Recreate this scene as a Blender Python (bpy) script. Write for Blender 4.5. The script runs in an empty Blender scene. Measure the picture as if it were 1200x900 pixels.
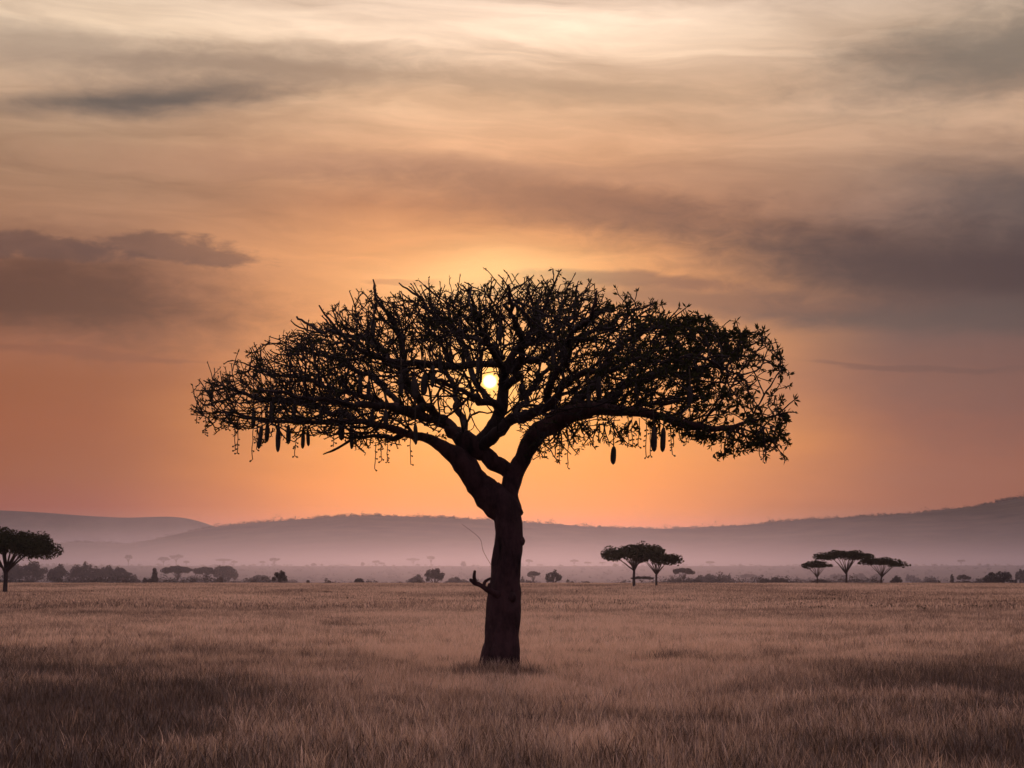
import bpy, math, random
import numpy as np
from mathutils import Vector, Matrix, noise as mnoise

C = bpy.context.scene.collection
SC = bpy.context.scene
R = math.radians
rng = random.Random(11)
nr = np.random.default_rng(11)

# ------------------------------------------------------------------ camera
F = 2239.0                       # focal length in pixels of a 1200 px wide picture
CAMZ = 2.25
PITCH = math.atan((683 - 450) / F)
cam_d = bpy.data.cameras.new('camera')
cam_d.sensor_width = 36.0
cam_d.lens = 36.0 * F / 1200.0
cam_d.clip_start = 0.2
cam_d.clip_end = 60000
cam = bpy.data.objects.new('camera', cam_d)
cam.location = (0, 0, CAMZ)
cam.rotation_euler = (R(90) + PITCH, 0, 0)
C.objects.link(cam)
SC.camera = cam

def ray(px, py):
    x = (px - 600) / F; v = (450 - py) / F
    cp, sp = math.cos(PITCH), math.sin(PITCH)
    return x, cp - v * sp, sp + v * cp
def unp(px, py, D):
    x, y, z = ray(px, py)
    return Vector((x / y * D, D, CAMZ + z / y * D))

# ------------------------------------------------------------------ world, sun, exposure
SUN_DIR = Vector(ray(574, 447)).normalized()
SUN_EL = math.asin(SUN_DIR.z)
SUN_AZ = math.atan2(SUN_DIR.x, SUN_DIR.y)

def s2l(c):
    out = []
    for v in c:
        v = v / 255.0
        out.append(v / 12.92 if v <= 0.04045 else ((v + 0.055) / 1.055) ** 2.4)
    return out

class NT:
    """small node helper"""
    def __init__(self, tree):
        self.t = tree; self.n = tree.nodes; self.l = tree.links
    def node(self, typ, **kw):
        nd = self.n.new(typ)
        for k, v in kw.items():
            setattr(nd, k, v)
        return nd
    def put(self, sock, v):
        if hasattr(v, 'is_output') or isinstance(v, bpy.types.NodeSocket):
            self.l.new(v, sock)
        else:
            sock.default_value = v
    def math(self, op, a, b=None, c=None, clamp=False):
        nd = self.node('ShaderNodeMath', operation=op, use_clamp=clamp)
        self.put(nd.inputs[0], a)
        if b is not None: self.put(nd.inputs[1], b)
        if c is not None: self.put(nd.inputs[2], c)
        return nd.outputs[0]
    def vmath(self, op, a, b=None):
        nd = self.node('ShaderNodeVectorMath', operation=op)
        self.put(nd.inputs[0], a)
        if b is not None: self.put(nd.inputs[1], b)
        return nd.outputs['Value'] if op in ('DOT_PRODUCT', 'LENGTH') else nd.outputs[0]
    def xyz(self, x, y, z):
        nd = self.node('ShaderNodeCombineXYZ')
        self.put(nd.inputs[0], x); self.put(nd.inputs[1], y); self.put(nd.inputs[2], z)
        return nd.outputs[0]
    def noise(self, vec, scale, detail=4, rough=0.55, dist=0.0, dims='3D'):
        nd = self.node('ShaderNodeTexNoise', noise_dimensions=dims)
        self.put(nd.inputs['Vector'], vec)
        nd.inputs['Scale'].default_value = scale
        nd.inputs['Detail'].default_value = detail
        nd.inputs['Roughness'].default_value = rough
        nd.inputs['Distortion'].default_value = dist
        return nd.outputs[0]
    def mix(self, fac, a, b, blend='MIX'):
        nd = self.node('ShaderNodeMix', data_type='RGBA', blend_type=blend)
        self.put(nd.inputs[0], fac)
        self.put(nd.inputs[6], a); self.put(nd.inputs[7], b)
        return nd.outputs[2]
    def ramp(self, fac, stops, interp='LINEAR'):
        nd = self.node('ShaderNodeValToRGB')
        cr = nd.color_ramp; cr.interpolation = interp
        while len(cr.elements) > 1: cr.elements.remove(cr.elements[-1])
        cr.elements[0].position = stops[0][0]; cr.elements[0].color = (*stops[0][1], 1)
        for p, c in stops[1:]:
            e = cr.elements.new(p); e.color = (*c, 1)
        self.put(nd.inputs[0], fac)
        return nd.outputs[0]
    def smooth(self, v, a, b):
        nd = self.node('ShaderNodeMapRange', interpolation_type='SMOOTHSTEP')
        self.put(nd.inputs[0], v)
        nd.inputs[1].default_value = a; nd.inputs[2].default_value = b
        nd.inputs[3].default_value = 0; nd.inputs[4].default_value = 1
        return nd.outputs[0]

W = bpy.data.worlds.new('World')
SC.world = W
W.use_nodes = True
W.node_tree.nodes.clear()
w = NT(W.node_tree)
tc = w.node('ShaderNodeTexCoord')
dirv = w.vmath('NORMALIZE', tc.outputs['Generated'])
sep = w.node('ShaderNodeSeparateXYZ'); w.l.new(dirv, sep.inputs[0])
az = w.math('ARCTAN2', sep.outputs[0], sep.outputs[1])     # 0 ahead, + to the right
el = w.math('ARCSINE', sep.outputs[2])
# sky measured in degrees
u = w.math('MULTIPLY', az, 180 / math.pi)
v = w.math('MULTIPLY', el, 180 / math.pi)
def deg(px, py):
    x, y, z = ray(px, py)
    return math.degrees(math.atan2(x, y)), math.degrees(math.atan2(z, math.hypot(x, y)))
uv = w.xyz(u, v, 0.0)
# gentle warp so that no edge is straight
wn = w.node('ShaderNodeTexNoise', noise_dimensions='3D')
w.l.new(w.xyz(w.math('MULTIPLY', u, 0.10), w.math('MULTIPLY', v, 0.42), 3.1), wn.inputs['Vector'])
wn.inputs['Scale'].default_value = 1.0; wn.inputs['Detail'].default_value = 5; wn.inputs['Roughness'].default_value = 0.5
wsep = w.node('ShaderNodeSeparateXYZ'); w.l.new(wn.outputs['Color'], wsep.inputs[0])
wu = w.math('ADD', u, w.math('MULTIPLY', w.math('SUBTRACT', wsep.outputs[0], 0.5), 5.0))
wv = w.math('ADD', v, w.math('MULTIPLY', w.math('SUBTRACT', wsep.outputs[1], 0.5), 2.2))

VMAX = 40.0
vn = w.math('DIVIDE', v, VMAX, clamp=True)
def stops(lst):
    out = []
    for py, c, g in lst:
        d = py if py < 0 else deg(600, py)[1]
        d = -d if py < 0 else d
        out.append((max(0, min(1, d / VMAX)), [g * q for q in s2l(c)]))
    return sorted(out, key=lambda s: s[0])
# negative first value = elevation in degrees
# the air below adds its own light to the sky near the horizon: take it off again
SIG, HTOP = 5.0e-5, 345.0
AIR = (0.60, 0.38, 0.34)
def clear(c, elev, airc=AIR):
    path = min(16000.0, HTOP / max(math.sin(R(max(elev, 0.4))), 1e-3))
    T = math.exp(-SIG * path)
    return [max(0.0, (a - b_ * (1 - T)) / T) for a, b_ in zip(c, airc)]
def stops(lst, airc=AIR):
    out = []
    for py, c in lst:
        e = -py if py < 0 else deg(600, py)[1]
        out.append((max(0, min(1, e / VMAX)), clear(s2l(c), e, airc)))
    return sorted(out, key=lambda s: s[0])
ZEN = (206, 190, 204)
cen = w.ramp(vn, stops([(640, (250, 166, 84)), (600, (252, 168, 86)), (560, (255, 166, 92)), (500, (255, 172, 100)), (450, (250, 168, 104)),
                        (360, (244, 168, 110)), (300, (240, 166, 110)), (240, (184, 128, 94)), (170, (216, 164, 126)), (110, (222, 180, 144)),
                        (40, (253, 220, 190)), (-20, (250, 224, 206)), (-30, (226, 208, 208)), (-40, ZEN)], (0.85, 0.62, 0.52)))
lef = w.ramp(vn, stops([(640, (168, 116, 84)), (600, (164, 112, 84)), (560, (160, 106, 82)), (500, (158, 99, 77)), (450, (154, 97, 73)),
                        (400, (164, 108, 84)), (330, (158, 110, 88)), (250, (170, 126, 98)), (170, (176, 140, 112)), (110, (198, 164, 136)),
                        (40, (232, 202, 172)), (-20, (224, 204, 186)), (-30, (212, 196, 200)), (-40, ZEN)], (0.62, 0.42, 0.36)))
rig = w.ramp(vn, stops([(640, (170, 120, 104)), (600, (168, 118, 104)), (560, (162, 112, 98)), (500, (156, 104, 90)), (450, (150, 104, 90)),
                        (400, (122, 94, 88)), (330, (106, 86, 82)), (250, (152, 118, 102)), (180, (184, 146, 120)), (130, (202, 164, 136)),
                        (40, (206, 176, 150)), (-20, (196, 178, 168)), (-30, (200, 186, 196)), (-40, ZEN)], (0.66, 0.42, 0.36)))
back = w.ramp(vn, [(0.0, s2l((116, 108, 156))), (0.3, s2l((144, 132, 176))), (0.7, s2l((178, 160, 186))), (1.0, s2l(ZEN))])
cw_l = w.smooth(wu, -2.0, -13.0)
cw_r = w.smooth(wu, 1.5, 12.5)
base = w.mix(cw_l, cen, lef)
base = w.mix(cw_r, base, rig)
behind = w.smooth(w.math('ABSOLUTE', u), 25, 110)
base = w.mix(behind, base, back)

# long soft streaks of high cloud
st1 = w.noise(w.xyz(w.math('MULTIPLY', wu, 0.055), w.math('MULTIPLY', wv, 0.40), 0.7), 1.0, 7, 0.56, 0.7)
st2 = w.noise(w.xyz(w.math('MULTIPLY', wu, 0.17), w.math('ADD', w.math('MULTIPLY', wv, 1.15), w.math('MULTIPLY', u, 0.05)), 5.7), 1.0, 6, 0.6, 0.5)
stm = w.math('ADD', w.math('MULTIPLY', w.math('SUBTRACT', st1, 0.5), 1.0), w.math('MULTIPLY', w.math('SUBTRACT', st2, 0.5), 0.85))
hi = w.smooth(v, 6.8, 12.0)                         # streaks only above the clean band over the horizon
stm = w.math('MULTIPLY', stm, w.math('ADD', w.math('MULTIPLY', hi, 0.88), 0.06))
gain = w.math('ADD', 1.0, w.math('MULTIPLY', stm, 1.15))
base = w.vmath('MULTIPLY', base, w.xyz(w.math('POWER', gain, 0.9), gain, w.math('POWER', gain, 1.05)))

# single clouds: (px, py, half width px, half height px, tilt, colour, opacity, raggedness)
clouds = [
    (170, 116, 190, 18, -0.05, (98, 89, 84), 0.92, 0.45, 0.08),
    (60, 60, 210, 26, 0.06, (148, 128, 114), 0.55, 0.5),
    (330, 84, 210, 26, -0.02, (150, 126, 108), 0.70, 0.5),
    (640, 100, 300, 14, 0.03, (176, 144, 118), 0.60, 0.5),
    (980, 135, 280, 14, 0.06, (188, 156, 128), 0.25, 0.5),
    (1210, 50, 270, 60, -0.08, (116, 106, 96), 0.80, 0.45),
    (1250, 235, 210, 60, 0.15, (96, 84, 82), 0.80, 0.4),
    (470, 200, 420, 22, 0.03, (176, 130, 104), 0.60, 0.6),
    (700, 245, 330, 26, 0.10, (146, 104, 84), 0.70, 0.6),
    (55, 345, 260, 62, 0.05, (108, 76, 64), 1.0, 0.45),
    (205, 292, 100, 12, -0.02, (110, 82, 74), 0.72, 1.2, 0.55),
    (50, 291, 96, 12, 0.08, (106, 79, 72), 0.72, 1.2, 0.55),
    (1160, 312, 420, 56, 0.12, (90, 72, 70), 1.0, 0.45),
    (860, 352, 330, 17, 0.06, (112, 86, 80), 0.72, 0.35),
    (740, 329, 130, 8, 0.05, (138, 98, 82), 0.8, 0.5, 0.35),
    (1110, 370, 260, 20, 0.03, (104, 88, 84), 0.72, 0.5),
    (95, 419, 150, 4, 0.03, (144, 96, 78), 0.70, 0.45, 0.35),
    (470, 320, 40, 2.6, 0.0, (196, 124, 86), 0.7, 0.5, 0.5),
    (1080, 440, 110, 3.5, 0.04, (124, 92, 84), 0.6, 0.4, 0.5),
    (1190, 460, 190, 60, 0.0, (122, 96, 92), 0.50, 0.5),
]
rag = w.noise(w.xyz(w.math('MULTIPLY', u, 0.85), w.math('MULTIPLY', v, 2.1), 9.3), 1.0, 6, 0.60, 0.4)
ragm = w.math('MULTIPLY', w.math('SUBTRACT', rag, 0.5), 2.6)
for (px, py, hw, hh, tilt, colr, op, rg, *cr_) in clouds:
    cu, cv = deg(px, py)
    k = 60 / math.pi * 3 / F
    hw, hh = hw * k, hh * k
    du = w.math('SUBTRACT', u, cu); dv0 = w.math('SUBTRACT', wv, cv - 0.0)
    dv = w.math('ADD', dv0, w.math('MULTIPLY', du, tilt))
    q = w.math('ADD', w.math('POWER', w.math('ABSOLUTE', w.math('DIVIDE', du, hw * 1.25)), 2.0),
               w.math('POWER', w.math('ABSOLUTE', w.math('DIVIDE', dv, hh * 1.35)), 2.0))
    q = w.math('ADD', w.math('SQRT', q), w.math('MULTIPLY', ragm, rg * 0.5))
    m = w.math('MULTIPLY', w.math('SUBTRACT', 1.0, w.smooth(q, cr_[0] if cr_ else 0.15, 1.10)), op)
    base = w.mix(m, base, (*clear(s2l(colr), cv, (0.70, 0.46, 0.38)), 1))

# glow of the veiled sun, and its disc seen through thin haze
sd = w.vmath('DOT_PRODUCT', dirv, tuple(SUN_DIR))
ang = w.math('MULTIPLY', w.math('ARCCOSINE', w.math('MINIMUM', sd, 1.0)), 180 / math.pi)
dus = w.math('SUBTRACT', u, math.degrees(SUN_AZ)); dvs = w.math('SUBTRACT', v, math.degrees(SUN_EL))
g1 = w.math('EXPONENT', w.math('MULTIPLY', w.math('POWER', w.math('DIVIDE', ang, 2.0), 1.4), -1.0))
base = w.vmath('ADD', base, w.vmath('MULTIPLY', w.xyz(g1, g1, g1), (0.20, 0.18, 0.06)))
# bright break in the cloud straight above the crown
bu, bv = deg(575, 318)
gb = w.math('ADD', w.math('POWER', w.math('DIVIDE', w.math('SUBTRACT', u, bu), 3.2), 2.0), w.math('POWER', w.math('DIVIDE', w.math('SUBTRACT', wv, bv), 0.75), 2.0))
gb = w.math('EXPONENT', w.math('MULTIPLY', gb, -1.0))
base = w.vmath('ADD', base, w.vmath('MULTIPLY', w.xyz(gb, gb, gb), (0.26, 0.24, 0.10)))
disc = w.math('SUBTRACT', 1.0, w.smooth(ang, 0.16, 0.23))
g3 = w.math('EXPONENT', w.math('MULTIPLY', w.math('DIVIDE', ang, 0.40), -1.0))
base = w.vmath('ADD', base, w.vmath('MULTIPLY', w.xyz(g3, g3, g3), (1.1, 0.55, 0.05)))
base = w.vmath('ADD', base, w.vmath('MULTIPLY', w.xyz(disc, disc, disc), (6.0, 3.4, 1.0)))
bg = w.node('ShaderNodeBackground'); w.l.new(base, bg.inputs['Color']); bg.inputs['Strength'].default_value = 1.0
sky = w.node('ShaderNodeTexSky'); sky.sky_type = 'NISHITA'; sky.sun_disc = False
sky.sun_elevation = SUN_EL; sky.sun_rotation = SUN_AZ
bg2 = w.node('ShaderNodeBackground'); w.l.new(sky.outputs[0], bg2.inputs['Color']); bg2.inputs['Strength'].default_value = 0.002
add = w.node('ShaderNodeAddShader'); w.l.new(bg.outputs[0], add.inputs[0]); w.l.new(bg2.outputs[0], add.inputs[1])
out = w.node('ShaderNodeOutputWorld'); w.l.new(add.outputs[0], out.inputs['Surface'])

sun_d = bpy.data.lights.new('sun', 'SUN')
sun_d.energy = 0.36; sun_d.angle = R(2.0); sun_d.color = (1.0, 0.52, 0.36)
sun = bpy.data.objects.new('sun', sun_d)
sun.rotation_euler = SUN_DIR.to_track_quat('Z', 'Y').to_euler()
C.objects.link(sun)

SC.view_settings.view_transform = 'Standard'
SC.view_settings.look = 'None'
SC.view_settings.exposure = 0.0
SC.view_settings.gamma = 1.0
SC.render.engine = 'CYCLES'
SC.cycles.use_denoising = True
SC.cycles.max_bounces = 6
SC.cycles.volume_bounces = 0
SC.cycles.transparent_max_bounces = 8
SC.cycles.diffuse_bounces = 3

# ------------------------------------------------------------------ helpers
def tag(o, label=None, cat=None, group=None, kind=None):
    if label: o['label'] = label
    if cat: o['category'] = cat
    if group: o['group'] = group
    if kind: o['kind'] = kind
    return o
def mesh_from(name, V, Fc, mat, smooth=True):
    me = bpy.data.meshes.new(name)
    V = np.asarray(V, dtype=np.float32)
    Fc = np.asarray(Fc, dtype=np.int32)
    nf, k = Fc.shape
    me.vertices.add(len(V)); me.vertices.foreach_set('co', V.ravel())
    me.loops.add(nf * k); me.loops.foreach_set('vertex_index', Fc.ravel())
    me.polygons.add(nf)
    me.polygons.foreach_set('loop_start', np.arange(0, nf * k, k, dtype=np.int32))
    me.polygons.foreach_set('loop_total', np.full(nf, k, dtype=np.int32))
    me.update(calc_edges=True)
    if smooth: me.polygons.foreach_set('use_smooth', np.ones(nf, dtype=bool))
    me.materials.append(mat)
    return me
def link(name, me, parent=None, loc=None):
    o = bpy.data.objects.new(name, me); C.objects.link(o)
    if parent is not None: o.parent = parent
    if loc is not None: o.location = loc
    return o
def empty(name, loc):
    o = bpy.data.objects.new(name, None); o.empty_display_size = 0.3
    C.objects.link(o); o.location = loc
    return o
class Buf:
    def __init__(self): self.V = []; self.Q = []; self.n = 0
    def add(self, V, Q):
        self.V.append(np.asarray(V, dtype=np.float32)); self.Q.append(np.asarray(Q, dtype=np.int32) + self.n); self.n += len(V)
    def mesh(self, name, mat, smooth=True):
        return mesh_from(name, np.concatenate(self.V), np.concatenate(self.Q), mat, smooth)
def tube(P, Rr, sides=8, lump=0.0, lfreq=2.0, seed=0.0, cap=True):
    """quads of a tube through the points P with radii Rr (ends pinched shut)"""
    P = np.asarray(P, float); Rr = np.asarray(Rr, float)
    n = len(P)
    T = np.gradient(P, axis=0); T /= np.linalg.norm(T, axis=1)[:, None] + 1e-9
    up = np.array([0.13, 0.97, 0.2]); up /= np.linalg.norm(up)
    N = np.cross(T, up); ln = np.linalg.norm(N, axis=1)
    bad = ln < 0.15
    if bad.any():
        N[bad] = np.cross(T[bad], np.array([0.9, 0.1, -0.3]))
    for i in range(1, n):
        N[i] = N[i - 1] - T[i] * np.dot(N[i - 1], T[i])
        if np.linalg.norm(N[i]) < 1e-4: N[i] = np.cross(T[i], (0.3, 0.5, 0.8))
        N[i] /= np.linalg.norm(N[i]) + 1e-9
    N[0] /= np.linalg.norm(N[0]) + 1e-9
    B = np.cross(T, N)
    a = np.arange(sides) * 2 * math.pi / sides
    ring = np.cos(a)[None, :, None] * N[:, None, :] + np.sin(a)[None, :, None] * B[:, None, :]
    rad = np.repeat(Rr[:, None], sides, axis=1)
    V = P[:, None, :] + ring * rad[:, :, None]
    if lump > 0:
        for i in range(n):
            for j in range(sides):
                p = V[i, j]
                d = mnoise.fractal(Vector((p[0] * lfreq + seed, p[1] * lfreq, p[2] * lfreq * 0.6)), 1.0, 2.0, 3)
                V[i, j] += ring[i, j] * rad[i, j] * d * lump
    V = V.reshape(-1, 3)
    i0 = np.arange(n - 1)[:, None] * sides + np.arange(sides)[None, :]
    i1 = np.arange(n - 1)[:, None] * sides + (np.arange(sides)[None, :] + 1) % sides
    Q = np.stack([i0, i1, i1 + sides, i0 + sides], -1).reshape(-1, 4)
    if cap:
        V = np.concatenate([V, P[:1] - T[:1] * Rr[0] * 0.4, P[-1:] + T[-1:] * Rr[-1] * 0.7])
        c0, c1 = n * sides, n * sides + 1
        cq = []
        for j in range(0, sides, 2):
            j1 = (j + 1) % sides; j2 = (j + 2) % sides
            cq.append((c0, j2, j1, j)); b = (n - 1) * sides
            cq.append((c1, b + j, b + j1, b + j2))
        Q = np.concatenate([Q, np.array(cq)])
    return V, Q
def smooth_poly(pts, rad, step=0.12, wob=0.0, seed=0):
    """Catmull-Rom through pts"""
    P = np.array(pts, float); Rr = np.array(rad, float)
    A = np.vstack([2 * P[0] - P[1], P, 2 * P[-1] - P[-2]])
    out = []; orad = []
    for i in range(len(P) - 1):
        p0, p1, p2, p3 = A[i:i + 4]
        m = max(2, int(np.linalg.norm(p2 - p1) / step))
        for k in range(m):
            t = k / m
            out.append(0.5 * ((2 * p1) + (-p0 + p2) * t + (2 * p0 - 5 * p1 + 4 * p2 - p3) * t * t + (-p0 + 3 * p1 - 3 * p2 + p3) * t ** 3))
            orad.append(Rr[i] * (1 - t) + Rr[i + 1] * t)
    out.append(P[-1]); orad.append(Rr[-1])
    out = np.array(out)
    if wob > 0:
        for i, p in enumerate(out):
            s = min(1, i / 4)
            f = Vector(p * 0.9) + Vector((seed * 3.7, 0, 0))
            out[i] += (np.array(mnoise.noise_vector(f)) + 0.45 * np.array(mnoise.noise_vector(f * 3.1)) + 0.22 * np.array(mnoise.noise_vector(f * 6.7))) * wob * s
    return out, np.array(orad)

# ------------------------------------------------------------------ materials
def mat_new(name):
    m = bpy.data.materials.new(name); m.use_nodes = True
    m.node_tree.nodes.clear()
    t = NT(m.node_tree)
    o = t.node('ShaderNodeOutputMaterial')
    return m, t, o
def bark_mat(name, c1, c2, scale=6.0, bump=0.6):
    m, t, o = mat_new(name)
    g = t.node('ShaderNodeNewGeometry')
    mp = t.vmath('MULTIPLY', g.outputs['Position'], (1, 1, 0.35))
    n1 = t.noise(mp, scale, 8, 0.65)
    n2 = t.noise(g.outputs['Position'], 1.6, 4, 0.6)
    f = t.math('ADD', t.math('MULTIPLY', n1, 0.6), t.math('MULTIPLY', n2, 0.5))
    col = t.ramp(f, [(0.38, c1), (0.62, c2)])
    b = t.node('ShaderNodeBsdfPrincipled'); t.l.new(col, b.inputs['Base Color'])
    b.inputs['Roughness'].default_value = 0.9; b.inputs['Specular IOR Level'].default_value = 0.15
    bp = t.node('ShaderNodeBump'); bp.inputs['Strength'].default_value = bump; bp.inputs['Distance'].default_value = 0.12
    t.l.new(n1, bp.inputs['Height']); t.l.new(bp.outputs[0], b.inputs['Normal'])
    t.l.new(b.outputs[0], o.inputs['Surface'])
    return m
def leaf_mat(name, c1, c2, transl=0.25, scale=1.2):
    m, t, o = mat_new(name)
    g = t.node('ShaderNodeNewGeometry')
    n = t.noise(g.outputs['Position'], scale, 3, 0.6)
    rnd = t.math('ADD', t.math('MULTIPLY', n, 0.7), t.math('MULTIPLY', g.outputs['Random Per Island'], 0.3))
    col = t.ramp(rnd, [(0.3, c1), (0.65, c2)])
    d = t.node('ShaderNodeBsdfDiffuse'); t.l.new(col, d.inputs[0])
    tr = t.node('ShaderNodeBsdfTranslucent'); t.l.new(t.vmath('MULTIPLY', col, (1.1, 1.15, 0.7)), tr.inputs[0])
    mx = t.node('ShaderNodeMixShader'); mx.inputs[0].default_value = transl
    t.l.new(d.outputs[0], mx.inputs[1]); t.l.new(tr.outputs[0], mx.inputs[2])
    t.l.new(mx.outputs[0], o.inputs['Surface'])
    return m
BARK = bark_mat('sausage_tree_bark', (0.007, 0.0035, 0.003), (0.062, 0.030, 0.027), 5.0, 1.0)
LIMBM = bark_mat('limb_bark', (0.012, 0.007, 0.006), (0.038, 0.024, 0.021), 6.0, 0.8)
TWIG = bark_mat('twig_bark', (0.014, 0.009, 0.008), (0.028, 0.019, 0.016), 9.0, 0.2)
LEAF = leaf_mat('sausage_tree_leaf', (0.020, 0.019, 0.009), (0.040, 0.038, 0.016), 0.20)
FRUIT = bark_mat('sausage_fruit_skin', (0.020, 0.015, 0.013), (0.045, 0.036, 0.030), 14.0, 0.3)
STALK = bark_mat('flower_stalk', (0.05, 0.035, 0.022), (0.08, 0.055, 0.035), 14.0, 0.1)
ABARK = bark_mat('acacia_bark', (0.035, 0.024, 0.020), (0.07, 0.05, 0.04), 2.0, 0.3)
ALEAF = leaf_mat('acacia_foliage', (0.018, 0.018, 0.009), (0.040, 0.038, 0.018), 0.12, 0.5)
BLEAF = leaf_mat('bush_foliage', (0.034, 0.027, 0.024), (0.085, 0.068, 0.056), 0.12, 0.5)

# ------------------------------------------------------------------ terrain
CREST = 560.0
def sstep(a, b, x):
    t = np.clip((x - a) / (b - a), 0, 1)
    return t * t * (3 - 2 * t)
def gz(x, y):
    """height of the plain"""
    x = np.asarray(x, float); y = np.asarray(y, float)
    d = np.hypot(x, y)
    z = 1.80 * sstep(150, CREST, d) - 1.6 * sstep(CREST, 700, d)
    z = z + 17.0 * sstep(850, 1750, d) - 17.0 * sstep(1750, 2300, d)
    z = z + 0.10 * np.sin(x * 0.11 + 1.3) * np.sin(y * 0.07) * sstep(40, 90, d) * (1 - sstep(300, 420, d))
    return z
rr = np.concatenate([np.linspace(0.0, 60, 25), np.geomspace(63, 1000, 110), np.geomspace(1010, 16000, 70)])
aa = np.radians(np.concatenate([np.linspace(-180, -30, 26)[:-1], np.linspace(-30, 30, 181), np.linspace(30, 180, 26)[1:-1]]))
RR, AA = np.meshgrid(rr, aa, indexing='ij')
GX = RR * np.sin(AA); GY = RR * np.cos(AA)
GV = np.stack([GX, GY, gz(GX, GY)], -1).reshape(-1, 3)
na = len(aa)
ii, jj = np.meshgrid(np.arange(len(rr) - 1), np.arange(na), indexing='ij')
jn = (jj + 1) % na
GQ = np.stack([ii * na + jj, (ii + 1) * na + jj, (ii + 1) * na + jn, ii * na + jn], -1).reshape(-1, 4)
GQ = GQ[:, ::-1]
gm, t, o = mat_new('dry_plain')
g = t.node('ShaderNodeNewGeometry')
sp = t.node('ShaderNodeSeparateXYZ'); t.l.new(g.outputs['Position'], sp.inputs[0])
n_big = t.noise(g.outputs['Position'], 0.020, 5, 0.6, 0.4)
n_str = t.noise(t.vmath('MULTIPLY', g.outputs['Position'], (0.035, 0.010, 0)), 1.0, 6, 0.65, 0.6)
n_fin = t.noise(g.outputs['Position'], 1.7, 6, 0.75)
f = t.math('ADD', t.math('MULTIPLY', n_big, 0.35), t.math('ADD', t.math('MULTIPLY', n_str, 0.45), t.math('MULTIPLY', n_fin, 0.25)))
gcol = t.ramp(f, [(0.34, (0.060, 0.042, 0.026)), (0.47, (0.180, 0.125, 0.080)), (0.62, (0.34, 0.24, 0.155))])
dist = t.vmath('LENGTH', g.outputs['Position'])
far_f = t.smooth(dist, CREST - 20, CREST + 90)
n_sc = t.noise(t.vmath('MULTIPLY', g.outputs['Position'], (0.012, 0.004, 0)), 1.0, 6, 0.6)
scrub = t.ramp(n_sc, [(0.35, (0.050, 0.038, 0.028)), (0.7, (0.12, 0.09, 0.065))])
gcol = t.mix(far_f, gcol, scrub)
gd = t.node('ShaderNodeBsdfDiffuse'); t.l.new(gcol, gd.inputs[0])
t.l.new(gd.outputs[0], o.inputs['Surface'])
tag(link('ground', mesh_from('ground', GV, GQ, gm)), kind='structure')

def solve_ground(px, py, dmin=30, dmax=CREST):
    """point of the plain seen at this pixel"""
    best = None
    for D in np.geomspace(dmin, dmax, 600):
        p = unp(px, py, D)
        e = p.z - float(gz(p.x, p.y))
        if best is None or abs(e) < best[0]: best = (abs(e), D)
        if e < 0: break
    D = best[1]; p = unp(px, py, D)
    return Vector((p.x, p.y, float(gz(p.x, p.y))))
def on_ground(px, D):
    x = (px - 600) / F / math.cos(PITCH) * D * 1.0
    p = unp(px, 683, D)
    return Vector((p.x, p.y, float(gz(p.x, p.y))))

# hills: ridge lines with a foot in front and a fall behind
hm, t, o = mat_new('hill_scrub')
g = t.node('ShaderNodeNewGeometry')
n = t.noise(g.outputs['Position'], 0.012, 7, 0.65)
n2 = t.noise(g.outputs['Position'], 0.0022, 3, 0.5)
f = t.math('ADD', t.math('MULTIPLY', n, 0.55), t.math('MULTIPLY', n2, 0.45))
hc = t.ramp(f, [(0.40, (0.030, 0.028, 0.020)), (0.60, (0.11, 0.085, 0.06))])
hd = t.node('ShaderNodeBsdfDiffuse'); t.l.new(hc, hd.inputs[0]); t.l.new(hd.outputs[0], o.inputs['Surface'])
def hill(name, prof, Dr, Df, Db, amp, seed):
    xs = np.array([p[0] for p in prof], float); ys = np.array([p[1] for p in prof], float)
    px = np.linspace(xs[0], xs[-1], 420)
    # smooth interpolation of the ridge line
    py = np.interp(px, xs, ys)
    k = np.exp(-np.linspace(-2, 2, 15) ** 2); k /= k.sum()
    py = np.convolve(np.pad(py, 7, mode='edge'), k, mode='valid')
    V = []
    ts = np.concatenate([np.linspace(0, 1, 30), np.linspace(1, 2, 16)[1:]])
    for i, (a, b) in enumerate(zip(px, py)):
        for tt in ts:
            D = Df + (Dr - Df) * tt if tt <= 1 else Dr + (Db - Dr) * (tt - 1)
            top = unp(a, b, Dr).z
            h = (sstep(0, 1, tt) if tt <= 1 else 1 - sstep(0, 1, tt - 1) * 1.0)
            x = (a - 600) / F * Dr * (0.55 + 0.45 * D / Dr)
            nz = mnoise.fractal(Vector((x * 0.0025 + seed, D * 0.0025, 0)), 0.9, 2.0, 5)
            V.append((x, D, -6 + (top + 6) * h + nz * amp * (1 - abs(tt - 1)) * math.sin(math.pi * min(tt, 1)) * 1.0 + (nz * 2.0 if tt == 1 else 0)))
    V = np.array(V); m = len(ts)
    i, j = np.meshgrid(np.arange(len(px) - 1), np.arange(m - 1), indexing='ij')
    Q = np.stack([i * m + j, (i + 1) * m + j, (i + 1) * m + j + 1, i * m + j + 1], -1).reshape(-1, 4)
    tag(link(name, mesh_from(name, V, Q, hm)), kind='structure')
    return px, py
near_prof = [(-500, 684), (-100, 668), (-20, 652), (40, 643), (70, 638), (100, 636), (150, 639), (175, 637), (210, 628), (240, 621), (270, 617), (330, 612), (400, 606),
             (450, 605), (500, 607), (560, 610), (620, 614), (680, 619), (760, 621), (820, 620), (880, 616), (940, 610), (1000, 607), (1060, 604),
             (1110, 598), (1150, 593), (1180, 586), (1200, 583), (1300, 566), (1450, 556), (1600, 566), (1900, 600), (2300, 650)]
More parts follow.
